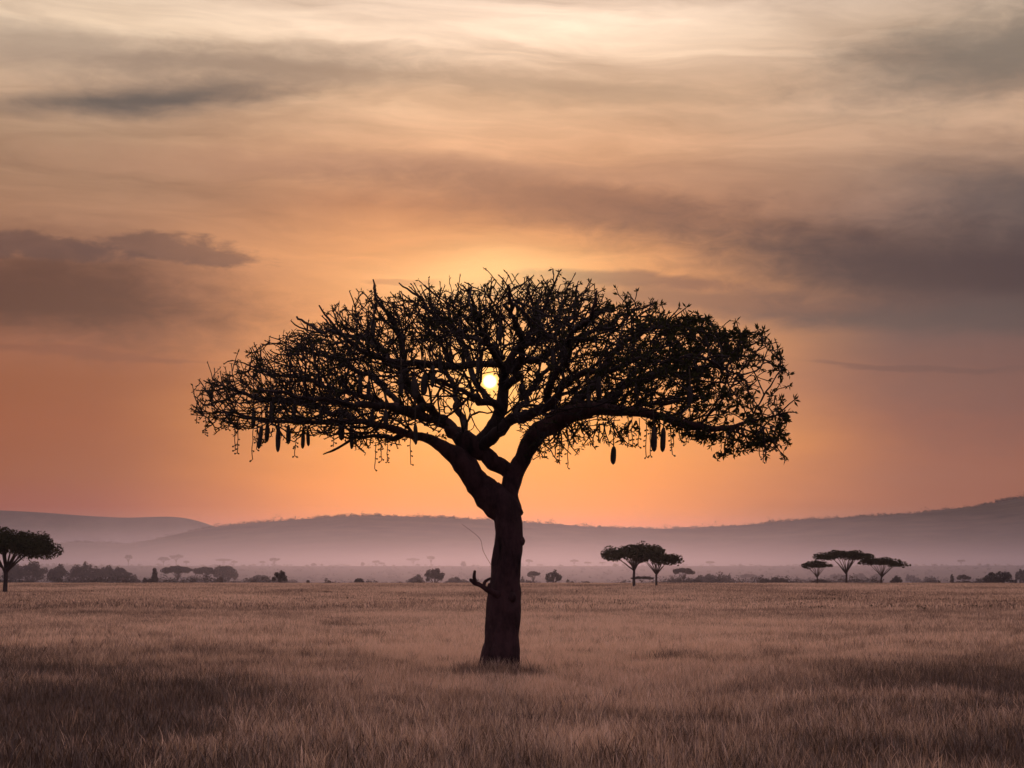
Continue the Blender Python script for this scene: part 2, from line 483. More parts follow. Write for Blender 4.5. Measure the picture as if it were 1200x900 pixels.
far_prof = [(-1100, 650), (-700, 612), (-400, 590), (-200, 588), (0, 598), (50, 600), (100, 604), (150, 607), (200, 605), (222, 607), (245, 614), (270, 624), (320, 640), (420, 660), (520, 684)]
D_NEAR, D_FAR = 4600, 7000
hill('near_hill', near_prof, D_NEAR, 2700, 6600, 14, 3.3)
hill('far_hill', far_prof, D_FAR, 6700, 9500, 14, 8.1)

# ------------------------------------------------------------------ the great sausage tree
TD = 47.0                                   # distance of the trunk
def tp(px, py, dz=0.0):
    """point of the tree: pixel and depth offset in metres (+ away from the camera)"""
    return np.array(unp(px, py, TD + dz))
PXM = F / TD                                # pixels per metre at the tree
base_p = solve_ground(585, 799, 30, 80)
TD = base_p.y
root = empty('sausage_tree', (base_p.x, base_p.y, base_p.z))
tag(root, 'large leafless-looking sausage tree with wide flat crown standing alone in front of the low sun', 'tree')
ROOT = np.array(base_p)

def mk(px_list):
    P = [tp(a, b, d) for a, b, d, r in px_list]
    Rr = [r / PXM / 2 for a, b, d, r in px_list]     # r given as width in pixels
    return P, Rr
limbs_px = {
 # x, y, depth offset, width in px
 'A': [(598, 612, 0.02, 22), (590, 598, 0, 28), (575, 582, 0.0, 31), (557, 563, -0.05, 27), (546, 547, -0.1, 26), (534, 533, -0.2, 23), (519, 522, -0.3, 18), (500, 513, -0.5, 15), (474, 508, -0.8, 13), (446, 500, -1.0, 11.5), (415, 495, -1.1, 10), (380, 495, -1.0, 8.5), (340, 496, -0.8, 7), (300, 489, -0.5, 5), (262, 482, -0.3, 3.4), (236, 484, -0.2, 2)],
 'B': [(597, 604, 0, 30), (595, 588, 0.1, 23), (595, 575, 0.1, 20), (599, 562, 0.2, 23), (606, 549, 0.2, 22), (614, 535, 0.3, 22), (621, 520, 0.3, 25), (634, 504, 0.3, 30), (652, 491, 0.2, 36), (674, 483, 0, 34), (700, 478, -0.1, 26), (735, 482, -0.2, 18), (770, 488, -0.3, 16), (805, 497, -0.3, 14), (835, 502, -0.2, 11), (862, 500, -0.1, 7), (890, 492, 0, 4), (912, 485, 0, 2)],
 'Cc': [(602, 558, 0.2, 18), (584, 546, 0.0, 17), (567, 533, -0.1, 19), (551, 518, -0.1, 25), (538, 507, 0.1, 19), (520, 497, 0.4, 16), (498, 486, 0.6, 14), (465, 474, 0.8, 12), (425, 464, 1.2, 10), (385, 454, 1.5, 8), (345, 442, 1.7, 6), (305, 430, 1.9, 4), (270, 424, 2.0, 2)],
 'D': [(556, 527, -0.1, 20), (572, 507, 0.0, 16), (584, 485, 0.2, 14), (590, 462, 0.3, 13), (592, 438, 0.3, 12), (600, 416, 0.2, 9), (618, 396, 0.1, 8), (632, 374, 0, 6), (640, 352, -0.1, 4), (648, 334, -0.2, 2.5)],
 'E': [(553, 534, -0.1, 10), (566, 519, -0.2, 13), (585, 503, -0.5, 13), (606, 489, -0.8, 13), (630, 480, -1.2, 12), (652, 464, -1.7, 10), (676, 448, -2.2, 9), (705, 434, -2.7, 8), (740, 424, -3.1, 7), (778, 420, -3.4, 5.5), (815, 420, -3.4, 4), (850, 430, -3.2, 2.5)],
 'Fl': [(590, 440, 0.3, 9), (608, 428, 0.8, 9), (632, 418, 1.4, 8), (662, 405, 2.0, 7.5), (690, 392, 2.5, 6.5), (718, 376, 3.0, 5), (745, 365, 3.2, 4), (770, 358, 3.3, 2.5)],
 'G': [(592, 428, 0.3, 9), (572, 425, 0.0, 8), (545, 428, -0.5, 8), (515, 430, -1.1, 8), (485, 426, -1.7, 8), (455, 422, -2.2, 7.5), (425, 412, -2.6, 7), (405, 395, -2.9, 5.5), (390, 378, -3.0, 4), (374, 358, -3.1, 2.5)],
 'H': [(498, 480, 0.5, 9), (487, 460, 0.2, 9), (478, 438, -0.2, 9), (474, 415, -0.5, 8), (468, 392, -0.6, 6.5), (455, 370, -0.7, 5), (442, 350, -0.8, 3.5), (437, 328, -0.8, 2)],
 'I': [(590, 420, 0.2, 7), (575, 408, 0.6, 7), (554, 398, 1.0, 6), (530, 384, 1.4, 5), (508, 368, 1.8, 4.2), (488, 350, 2.1, 3.2), (472, 336, 2.2, 2)],
 'J': [(700, 478, 0, 13), (722, 462, 0.7, 11), (750, 448, 1.4, 9.5), (780, 438, 2.0, 8.5), (812, 432, 2.4, 7), (842, 420, 2.6, 5.5), (868, 410, 2.6, 4), (895, 400, 2.6, 2)],
 'K': [(672, 476, 0, 14), (692, 455, 0.4, 11), (708, 432, 0.6, 9), (726, 410, 0.6, 7.5), (748, 392, 0.5, 6), (776, 378, 0.4, 5), (805, 370, 0.3, 3.5), (832, 366, 0.2, 2)],
 'L': [(520, 490, 0.4, 9), (500, 482, -0.6, 8.5), (470, 480, -1.8, 8), (436, 478, -2.8, 7.5), (400, 474, -3.6, 6.5), (362, 468, -4.2, 5), (326, 462, -4.5, 3.5), (296, 455, -4.6, 2)],
 'M': [(585, 480, 0.2, 9), (571, 466, 1.2, 8), (557, 446, 2.2, 7), (548, 415, 3.2, 7), (535, 392, 4.0, 6), (525, 368, 4.6, 4), (520, 345, 5.0, 2.5)],
 'N': [(590, 455, 0.3, 9), (604, 440, -0.8, 8.5), (612, 415, -2.0, 7.5), (610, 388, -3.2, 6.5), (600, 362, -4.2, 5), (592, 338, -4.8, 3)],
 'O': [(650, 490, 0.2, 11), (668, 486, 1.4, 10), (700, 480, 2.6, 9), (735, 478, 3.6, 8), (770, 474, 4.2, 6.5), (805, 468, 4.5, 5), (840, 462, 4.4, 3)],
 'P': [(455, 422, -2.2, 6), (440, 408, -1.2, 6), (420, 395, -0.2, 5), (395, 388, 0.6, 4.4), (365, 385, 1.2, 3.6), (340, 378, 1.4, 2.5)],
 'Qq': [(640, 470, -1.3, 8), (655, 440, -2.4, 7.5), (668, 410, -3.4, 6.5), (680, 382, -4.2, 5), (690, 358, -4.8, 3.5), (698, 340, -5.0, 2)],
 'Rr': [(415, 494, -1.1, 7), (392, 485, -0.2, 6.5), (360, 477, 0.6, 6), (325, 470, 1.0, 5), (290, 460, 1.2, 4), (258, 450, 1.2, 2.6), (238, 445, 1.1, 1.8)],
 'S': [(475, 508, -0.8, 7), (450, 512, -0.4, 5), (425, 517, 0.0, 3.6), (402, 522, 0.3, 2.6), (383, 530, 0.5, 1.6)],
 'U': [(586, 478, 0.2, 8), (572, 474, -0.6, 7), (556, 466, -1.2, 6.5), (540, 455, -1.8, 5.5), (522, 450, -2.3, 4.5), (502, 440, -2.7, 3), (484, 432, -3.0, 2)],
 'V': [(540, 508, 0.1, 9), (543, 490, 0.8, 8), (538, 472, 1.5, 7), (530, 452, 2.1, 6), (528, 430, 2.6, 5), (518, 408, 3.0, 4), (506, 390, 3.2, 2.5)],
 'X': [(606, 488, -0.8, 7), (614, 470, 0.2, 6), (622, 452, 1.0, 5.5), (638, 440, 1.8, 5), (652, 424, 2.4, 4), (664, 405, 2.8, 2.5)],
 'Y': [(592, 440, 0.3, 8), (586, 424, -0.6, 7), (572, 404, -1.4, 6), (562, 384, -2.2, 5), (556, 362, -2.8, 4), (548, 342, -3.2, 2.5)],
 'Z': [(470, 474, 0.8, 7), (452, 455, 1.6, 6.5), (430, 440, 2.4, 5.5), (405, 428, 3.2, 5), (378, 415, 3.8, 4), (350, 405, 4.2, 2.5)],
 'T': [(620, 396, 0.1, 6), (640, 392, 1.0, 6), (660, 378, 1.8, 5), (672, 358, 2.4, 4), (682, 340, 2.8, 2.5)],
}
limb_data = {}
for k, lp in limbs_px.items():
    P, Rr = mk(lp)
    wob = 0.07 if k in ('A', 'B') else (0.06 if k in ('D', 'M', 'Y', 'G') else 0.20)
    nR = len(Rr); Rr = [r_ * (1.0 if q_ < 4 else max(0.62, 1 - 0.07 * (q_ - 3))) for q_, r_ in enumerate(Rr)]
    limb_data[k] = smooth_poly(P, Rr, 0.10, wob, len(k) + ord(k[0]))

# trunk
trunk_px = [(583.5, 818, 0, 54), (584.5, 800, 0, 46), (585, 788, 0, 43), (587, 770, 0, 40), (589, 740, 0, 37), (591, 700, 0, 35), (594, 660, 0, 34), (597, 630, 0, 32), (596, 612, 0, 32), (592, 597, 0, 34), (584, 586, 0, 31), (574, 574, 0, 26)]
P, Rr = mk(trunk_px)
TP, TR = smooth_poly(P, Rr, 0.07, 0.0)
b = Buf()
V, Q = tube(TP - ROOT, TR, 28, 0.13, 2.6, 4.0)
b.add(V, Q)
for (kx, ky, kd, kw) in [(609, 634, -0.05, 13), (605, 604, -0.05, 12), (600, 700, -0.3, 11), (580, 730, -0.2, 8)]:   # burrs on the bark
    c = tp(kx, ky, kd) - ROOT; rk = kw / PXM / 2
    PP = np.array([c + np.array([0, 0, rk * s]) for s in (-1, -0.6, 0, 0.6, 1)])
    V, Q = tube(PP, [rk * .3, rk * .8, rk, rk * .75, rk * .25], 10, 0.25, 6)
    b.add(V, Q)
for a in range(6):                          # root flare
    an = a * 1.05 + 0.4
    P0 = np.array([math.cos(an) * 0.16, math.sin(an) * 0.16, 0.85]); P1 = np.array([math.cos(an) * 0.36, math.sin(an) * 0.36, 0.22]); P2 = np.array([math.cos(an) * 0.62, math.sin(an) * 0.62, -0.10])
    pp, rr_ = smooth_poly([P0, P1, P2], [0.22, 0.17, 0.09], 0.1)
    b.add(*tube(pp, rr_, 10, 0.2, 3))
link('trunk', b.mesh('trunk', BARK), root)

for k, (P, Rr) in limb_data.items():
    big = Rr[0] > 0.2
    V, Q = tube(P - ROOT, Rr, 16 if big else 10, 0.26 if big else 0.22, 3.2, ord(k[0]))
    o = link('limb', mesh_from('limb', V, Q, BARK if k in ('A', 'B', 'Cc') else LIMBM), root)
    limb_data[k] = (P, Rr, o)

# snapped-off side branch low on the trunk
b = Buf()
for pl in ([(584, 697, -0.3, 8), (572, 692, -0.5, 6.5), (563, 686, -0.55, 5), (556, 683, -0.6, 5), (551, 679, -0.6, 3.4)], [(557, 684, -0.6, 4.6), (555.5, 676, -0.62, 4.0), (556.5, 669, -0.62, 3.0)],
           [(566, 688, -0.55, 4), (569, 681, -0.5, 3.2), (575, 678, -0.45, 3)], [(572, 692, -0.5, 5), (574, 684, -0.5, 3)]):
    P, Rr = mk(pl); P, Rr = smooth_poly(P, Rr, 0.05, 0.0)
    b.add(*tube(P - ROOT, Rr, 10, 0.3, 7))
tag(link('broken_branch', b.mesh('broken_branch', BARK), root), 'short dead branch stub snapped off low on the trunk')
b = Buf()
for pl in ([(541, 614, -0.4, .3), (552, 622, -0.45, .4), (563, 632, -0.5, .45), (566, 645, -0.5, .5), (573, 658, -0.4, .5), (579, 668, -0.35, .5)],):
    P, Rr = mk(pl); P, Rr = smooth_poly(P, Rr, 0.08, 0.0)
    b.add(*tube(P - ROOT, Rr, 4))
tag(link('hanging_vine', b.mesh('hanging_vine', STALK), root), 'thin curling vine hanging beside the trunk')

# crown outline in the picture (upper and lower edge)
TOP = [(222, 470), (232, 436), (262, 428), (290, 412), (312, 398), (340, 386), (372, 366), (400, 352), (437, 338), (470, 342), (490, 335), (540, 328), (590, 322), (640, 324), (690, 334), (735, 346), (780, 360), (830, 370), (880, 386), (908, 398), (918, 430), (924, 450), (932, 475)]
BOT = [(222, 480), (236, 492), (262, 498), (290, 502), (330, 508), (370, 512), (420, 520), (470, 520), (500, 510), (530, 512), (555, 512), (580, 520), (600, 520), (625, 520), (650, 522), (680, 510), (700, 503), (750, 498), (800, 506), (850, 512), (880, 524), (908, 526), (922, 505), (932, 480)]
tx, ty = zip(*TOP); bx, by = zip(*BOT)
TOPT = np.interp(np.arange(1200), tx, ty).tolist(); BOTT = np.interp(np.arange(1200), bx, by).tolist()
HOLES = [(573, 449, 9), (551, 438, 5), (588, 538, 13), (572, 554, 12), (639, 434, 6), (461, 468, 7)]
Binv = cam.matrix_basis.inverted()
def to_px(p):
    q = Binv @ Vector(p)
    return 600 + F * q.x / -q.z, 450 - F * q.y / -q.z
cP, sP = math.cos(PITCH), math.sin(PITCH)
SLK = [0.0]
def outside(x, y, z):
    slack = SLK[0]
    """0 inside the crown, else how far it is to be avoided"""
    zz = z - CAMZ
    f_ = y * cP + zz * sP; v_ = -y * sP + zz * cP
    px = 600 + F * x / f_; py = 450 - F * v_ / f_
    if px < 223 or px > 931: return 1
    d = y - TD; xn = (px - 578) / 354.0; dn = d / 6.6
    if xn * xn + dn * dn > 1.02: return 1
    ipx = int(px); top = TOPT[ipx] + 7 * math.sin(px * 0.085 + d * 1.3) + 6 * math.sin(px * 0.21 + d * 2.3); bot = BOTT[ipx]
    mid = 0.35 * top + 0.65 * bot
    sh = 1 - 0.45 * abs(dn) ** 2.5
    if py < mid + (top - mid) * sh - slack or py > mid + (bot - mid) * sh + slack * 0.5: return 1
    for hx, hy, hr in HOLES:
        if abs(px - hx) < hr and abs(py - hy) < hr and (px - hx) ** 2 + (py - hy) ** 2 < hr * hr: return 1
    return 0
VOX = 0.27
occ = {}
def vk(x, y, z): return (int(x / VOX), int(y / VOX), int(z / VOX))
def unit(v):
    l = math.sqrt(v[0] * v[0] + v[1] * v[1] + v[2] * v[2]) + 1e-9
    return (v[0] / l, v[1] / l, v[2] / l)
FORK = tp(588, 560)
gs = random.Random(23)
ga = gs.gauss
LEN = [(1.3, 2.6), (0.7, 1.35), (0.34, 0.72), (0.12, 0.30)]
RAD = [0.029, 0.0165, 0.0120, 0.0100]
GAP = [0.46, 0.35, 0.34, 9]
SEG = [0.13, 0.11, 0.09, 0.08]
LIMIT = [99, 3, 1, 1]
bufs = {}; ends = []; n_seg = [0]; cov = [0, 0, 0, 0]; cnt_ = [0, 0, 0, 0]
def sprout(p, tdir, lvl, li, r):
    """pick a free direction for a new branch, grow it and its own branches"""
    out_ = unit((p[0] - FORK[0], (p[1] - FORK[1]) * 1.0, (p[2] - FORK[2]) * 1.0))
    best = None
    for _ in range(6):
        a = (ga(0, 1), ga(0, 1), ga(0, 1))
        dt = a[0] * tdir[0] + a[1] * tdir[1] + a[2] * tdir[2]
        a = unit((a[0] - dt * tdir[0], a[1] - dt * tdir[1], a[2] - dt * tdir[2]))
        fwd = gs.uniform(0.5, 1.15)
        d = unit((tdir[0] * fwd + a[0] * .9 + out_[0] * .35, tdir[1] * fwd + a[1] * .9 + out_[1] * .35, tdir[2] * fwd + a[2] * .9 + out_[2] * .25 + 0.16))
        sc = 0.0
        for q in (0.22, 0.45, 0.8)[:3 if lvl < 2 else 2]:
            x, y, z = p[0] + d[0] * q, p[1] + d[1] * q, p[2] + d[2] * q
            sc += occ.get(vk(x, y, z), 0)
            if outside(x, y, z): sc += 9
        sc += gs.random() * 1.5
        if best is None or sc < best[0]: best = (sc, d)
    if lvl >= 1:
        nz_ = mnoise.noise(Vector(p) * 0.85) + 0.5 * mnoise.noise(Vector(p) * 1.9)
        if nz_ < -0.18 and gs.random() < 0.55: return
        X_, Y_ = to_px(p)
        if gs.random() < 0.42 * math.exp(-((X_ - 560) / 80) ** 2 - ((Y_ - 455) / 45) ** 2): return
    if best[0] > (14 if lvl < 1 else (8 if lvl < 2 else 4.5)): return
    d = best[1]
    L = gs.uniform(*LEN[lvl]); seg = SEG[lvl]
    SLK[0] = (gs.random() ** 2.4) * 17 - 3 if lvl else 0.0
    pts = [tuple(p)]; cur = tuple(p); n = max(2, int(L / seg)); dirs_ = [d]
    for k in range(n):
        jx = 0.13 if gs.random() > 0.14 else 0.42
        d = unit((d[0] + ga(0, jx), d[1] + ga(0, jx), d[2] + ga(0, jx) + 0.03))
        nx = (cur[0] + d[0] * seg, cur[1] + d[1] * seg, cur[2] + d[2] * seg)
        key = vk(*nx)
        if k > 0 and occ.get(key, 0) > LIMIT[lvl] and vk(*cur) != key: break
        if outside(*nx):
            if k < 1: return
            break
        pts.append(nx); dirs_.append(d); cur = nx
        occ[key] = occ.get(key, 0) + 1
    m = len(pts)
    if m < 2: return
    r0 = min(RAD[lvl] * gs.uniform(0.8, 1.25) * (0.6 + 0.4 * m / n), r * 0.9)
    r1 = max(0.0088, RAD[min(3, lvl + 1)] * 0.85)
    rs = [r0 + (r1 - r0) * (k / (m - 1)) ** 0.8 for k in range(m)]
    rs = [q * gs.uniform(0.86, 1.16) for q in rs]; rs[-1] = 0.0125
    P = np.array(pts) - ROOT
    bufs.setdefault(li, Buf()).add(*tube(P, rs, 6 if lvl == 0 else (5 if lvl == 1 else 4)))
    n_seg[0] += m; cov[lvl] += sum(2 * q * seg for q in rs) * PXM * PXM; cnt_[lvl] += 1
    ends.append((np.array(pts[-1]), np.array(dirs_[-1])))
    if lvl >= 3: return
    acc_ = GAP[lvl] * gs.random()
    for k in range(1, m):
        acc_ += seg
        if acc_ >= GAP[lvl]:
            acc_ = gs.uniform(-0.3, 0.2) * GAP[lvl]
            sprout(pts[k], dirs_[k], lvl + 1, li, rs[k])
    # the tip forks
    if lvl < 3:
        for _ in range(2): sprout(pts[-1], dirs_[-1], min(3, lvl + (1 if lvl < 2 else 1)), li, rs[-2] + 0.004)
order = []
for li, (k, (P, Rr, o)) in enumerate(limb_data.items()):
    zlow = tp(580, 520)[2]
    acc_ = 0.0
    for i in range(3, len(P)):
        acc_ += float(np.linalg.norm(P[i] - P[i - 1]))
        if k in ('A', 'B', 'Cc', 'D', 'E') and (P[i][2] < zlow and abs(P[i][0] - FORK[0]) < 1.1): continue
        t_ = P[i] - P[i - 1]; t_ = unit(t_)
        gap_ = 0.36 if i > len(P) * 0.3 else 0.6
        if acc_ > gap_ or i == len(P) - 1:
            acc_ = gs.uniform(-0.08, 0.08)
            order.append((li, tuple(P[i]), t_, float(Rr[i])))
            if i == len(P) - 1:
                order.append((li, tuple(P[i]), t_, float(Rr[i]))); order.append((li, tuple(P[i]), t_, float(Rr[i])))
gs.shuffle(order)
for li, p, t_, r in order: sprout(p, t_, 0, li, max(r, 0.03))
for li, p, t_, r in order:
    if gs.random() < 0.3: sprout(p, t_, 1, li, max(r, 0.03))
    if gs.random() < 0.3: sprout(p, t_, 2, li, max(r, 0.03))
# thin twigs that hang below the limbs
def hang(x0, x1, y0, y1, cnt, li):
    for _ in range(cnt):
        x = gs.uniform(x0, x1); dz = gs.uniform(-1.8, 1.4)
        ya = y0 + (gs.random() - 0.5) * 4; L = gs.uniform(0.25, 1.0) * (y1 - y0)
        dx = gs.uniform(-1, 1) * L * 0.9
        m = 6; pp = []
        for k in range(m):
            s_ = k / (m - 1)
            pp.append(tp(x + dx * s_ + gs.uniform(-1, 1), ya + L * (s_ ** 0.8) + gs.uniform(-1, 1), dz) - ROOT)
        bufs.setdefault(li, Buf()).add(*tube(np.array(pp), np.linspace(0.019, 0.011, m), 4))
        ends.append((pp[-1] + ROOT, np.array([0, 0, -0.4])))
        for k in range(2, m):
            if gs.random() < 0.75:
                q1 = pp[k] + np.array([gs.uniform(-.16, .16), gs.uniform(-.1, .1), gs.uniform(-.10, .07)])
                bufs[li].add(*tube(np.array([pp[k], (pp[k] + q1) / 2 + np.array([0, 0, .01]), q1]), [0.011, 0.010, 0.012], 4))
                ends.append((q1 + ROOT, np.array([0, 0, -0.2])))
for a_ in [(616, 660, 506, 538, 22, 1), (655, 722, 496, 524, 22, 1), (720, 800, 494, 512, 14, 1), (800, 860, 504, 518, 10, 1), (850, 915, 500, 534, 22, 1), (400, 480, 508, 530, 16, 0), (300, 400, 500, 520, 14, 0), (236, 300, 488, 508, 10, 0), (470, 520, 508, 520, 5, 0)]:
    hang(*a_)
print('TWIGS', cov, cnt_, n_seg[0], 'ends', len(ends))
limb_objs = [ld[2] for ld in limb_data.values()]
for li, bf in bufs.items():
    tag(link('twigs', bf.mesh('twigs', TWIG, True), limb_objs[li]), kind='stuff')

# leaf and bud rosettes at the twig ends (each leaf a bent diamond)
def rosettes(points, sizes, counts, dirs_):
    V = []; Q = []; n = 0
    for p, s, c, dd in zip(points, sizes, counts, dirs_):
        for _ in range(c):
            a = nr.normal(0, 1, 3) + dd * 0.9; a /= np.linalg.norm(a)
            b_ = np.cross(a, nr.normal(0, 1, 3)); b_ /= np.linalg.norm(b_) + 1e-9
            l = s * nr.uniform(0.6, 1.25); ww = l * nr.uniform(0.24, 0.40)
            nn_ = np.cross(a, b_)
            q0 = p; q1 = p + a * l * 0.5 + b_ * ww * 0.5; q2 = p + a * l - nn_ * l * 0.15; q3 = p + a * l * 0.5 - b_ * ww * 0.5
            V += [q0, q1, q2, q3]; Q.append((n, n + 1, n + 2, n + 3)); n += 4
    return np.array(V), np.array(Q)
pp_, ss_, cc_, dd_ = [], [], [], []
for p2, dv_ in ends:
    X, Y = to_px(p2)
    if (X - 573) ** 2 + (Y - 448) ** 2 < 7 ** 2: continue
    fr = min(1, max(0, (X - 610) / 190))
    nzc = mnoise.noise(Vector(p2) * 0.8 + Vector((7, 3, 1)))
    if nzc > 0.16 - 0.10 * fr:
        pp_.append(p2 - ROOT - dv_ * 0.05); ss_.append(0.075 + 0.045 * fr); cc_.append(3 if nzc < 0.28 else 5); dd_.append(dv_ * 0.3)
    if nr.random() < 0.34 + 0.50 * fr:
        pp_.append(p2 - ROOT); ss_.append(0.075 + 0.050 * fr + nr.uniform(0, 0.035)); cc_.append(int(3 + 3.0 * fr + nr.integers(0, 2))); dd_.append(dv_)
    else:
        pp_.append(p2 - ROOT); ss_.append(0.048); cc_.append(4); dd_.append(dv_ * 0.4)
V, Q = rosettes(pp_, ss_, cc_, dd_)
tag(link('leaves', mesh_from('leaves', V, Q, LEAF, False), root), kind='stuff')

# sausage fruits on long stalks: x, top, bottom, width (px), depth, stalk length px
fr_list = [(318, 470, 492, 4.6, -1.6, 14, 0), (338, 498, 519, 4.6, -0.9, 14, 0), (412, 498, 524, 5, -1.4, 14, 0), (436, 478, 502, 5, -2.6, 14, 0), (470, 438, 464, 5, -3.2, 14, 0), (507, 428, 452, 4.6, -3, 14, 0), (560, 418, 438, 4.4, -3, 14, 0), (648, 410, 434, 5, -3.8, 14, 0), (586, 378, 400, 4.6, -4.4, 14, 0), (690, 452, 478, 5, -3.6, 14, 0),
           (305, 499, 527, 5.2, -1, 16, -4), (313, 495, 519, 5, -0.6, 14, -1), (326, 496, 528, 5.4, -1.2, 14, 0), (297, 478, 502, 5, -0.6, 14, 0), (355, 503, 526, 4.6, -1, 16, 0),
           (361, 504, 524, 4.2, -0.2, 16, 0), (400, 486, 517, 6, -1.8, 10, 0), (345, 470, 494, 5, -3, 14, 0), (376, 478, 500, 5, -3.2, 12, 0), (422, 440, 462, 5, -3, 14, 0), (432, 446, 470, 5, -3.2, 14, 0),
           (486, 442, 466, 6.4, -3, 16, 0), (497, 438, 462, 6.4, -2.8, 14, 0), (487, 496, 519, 4.8, -2.6, 20, 0), (452, 480, 500, 5, -3.2, 14, 0), (516, 412, 436, 4.6, -2.4, 14, 0), (528, 408, 434, 4, -2, 16, 0),
           (543, 412, 432, 4.2, -2, 14, 0), (612, 450, 470, 7, -2, 16, 0), (632, 366, 392, 5.4, -3, 14, 0), (660, 396, 420, 5.4, -3.6, 14, 0), (702, 440, 466, 5.4, -3.4, 14, 0), (437, 372, 396, 5, -2.4, 12, 0),
           (719, 523, 545, 6.2, -1, 22, 0), (766.5, 500, 527, 6, -1.4, 18, 0.5), (777, 501, 529, 5.6, -1.2, 18, 0), (746, 446, 470, 5.4, -3.6, 14, 0), (808, 452, 474, 5.2, -3.4, 14, 0)]
for (x, y0, y1, wd, dz, sl, lean) in fr_list:
    b = Buf(); lean += rng.uniform(-1.3, 1.3); wd *= rng.uniform(0.82, 1.12); y1 += rng.uniform(-2, 2)
    P = [tp(x - lean * (1 - s) * 0.5 + lean * s * 0.5, y0 + (y1 - y0) * s, dz) - ROOT for s in (0, 0.06, 0.2, 0.5, 0.8, 0.94, 1)]
    hw = wd / PXM / 2
    b.add(*tube(P, [hw * .3, hw * .62, hw * .9, hw * 1.06, hw * 1.0, hw * .72, hw * .3], 12, 0.22, 3.5, x))
    o = link('sausage_fruit', b.mesh('sausage_fruit', FRUIT), root)
    b = Buf()
    P = [tp(x - lean * 0.5 + rng.uniform(-.6, .6), y0 - sl * s, dz) - ROOT for s in (-0.05, 0.5, 1.0, 1.4)]
    b.add(*tube(P, [0.014] * 4, 5))
    link('stalk', b.mesh('stalk', STALK), o)

# dangling flower stalks with bud scars
fs = [(242, 486, 514), (268, 480, 505), (275, 488, 532), (279, 492, 538), (297, 500, 540), (301, 495, 530), (347, 512, 537), (440, 520, 552), (446, 520, 540), (481, 505, 546), (454, 520, 543), (637, 515, 535),
      (656, 515, 546), (666, 510, 554), (690, 490, 515), (741, 488, 528), (736, 488, 524), (749, 490, 526), (758, 490, 546), (762, 488, 535), (785, 492, 538), (789, 492, 525), (803, 495, 526), (820, 498, 518),
      (831, 498, 524), (854, 500, 538), (866, 500, 540), (893, 505, 550), (890, 505, 540), (908, 500, 532), (232, 480, 500), (392, 505, 528), (700, 488, 505), (875, 505, 530), (712, 486, 500)]
for n_, (x, y0, y1) in enumerate(fs):
    b = Buf(); dz = rng.uniform(-1.4, 0.6)
    L = (y1 - y0) * rng.uniform(0.8, 1.0); m = 7
    xs_ = [x]
    for _ in range(m): xs_.append(xs_[-1] + rng.uniform(-0.9, 0.9))
    P = [tp(xs_[i], y0 + L * i / m, dz) - ROOT for i in range(m + 1)]
    b.add(*tube(P, [0.010] * (m + 1), 4))
    for i in range(2, m + 1):
        if i < 4 and rng.random() < 0.5: continue
        for sgn in (-1, 1):
            if rng.random() < 0.5: continue
            ex = rng.uniform(1.2, 2.8) * sgn
            p0 = P[i]; p1 = tp(xs_[i] + ex, y0 + L * i / m + rng.uniform(0.5, 2.2), dz + rng.uniform(-.08, .08)) - ROOT
            b.add(*tube([p0, (p0 + p1) / 2, p1, p1 + (p1 - p0) * 0.3], [0.008, 0.008, 0.024, 0.012], 4))
    link('flower_stalk', b.mesh('flower_stalk', STALK), root)

# ------------------------------------------------------------------ trees on the plain
def clump_leaves(centres, radii, n, leaf, seed, flat=0.5):
    g_ = np.random.default_rng(seed)
    vol = np.array([r[0] * r[1] * r[2] for r in radii]) ** 0.8
    idx = g_.choice(len(centres), n, p=vol / vol.sum())
    d = g_.normal(0, 1, (n, 3)); d /= np.linalg.norm(d, axis=1)[:, None]
    rr2 = g_.random(n) ** 0.42
    p = np.array(centres)[idx] + d * rr2[:, None] * np.array(radii)[idx]
    a = g_.normal(0, 1, (n, 3)); a[:, 2] *= flat; a /= np.linalg.norm(a, axis=1)[:, None]
    b_ = np.cross(a, g_.normal(0, 1, (n, 3))); b_ /= np.linalg.norm(b_, axis=1)[:, None]
    s = leaf * g_.uniform(0.5, 1.3, n)[:, None]
    V = np.stack([p - a * s * .5, p + b_ * s * .35, p + a * s * .5, p - b_ * s * .35], 1).reshape(-1, 3)
    Q = np.arange(4 * n).reshape(-1, 4)
    return V, Q
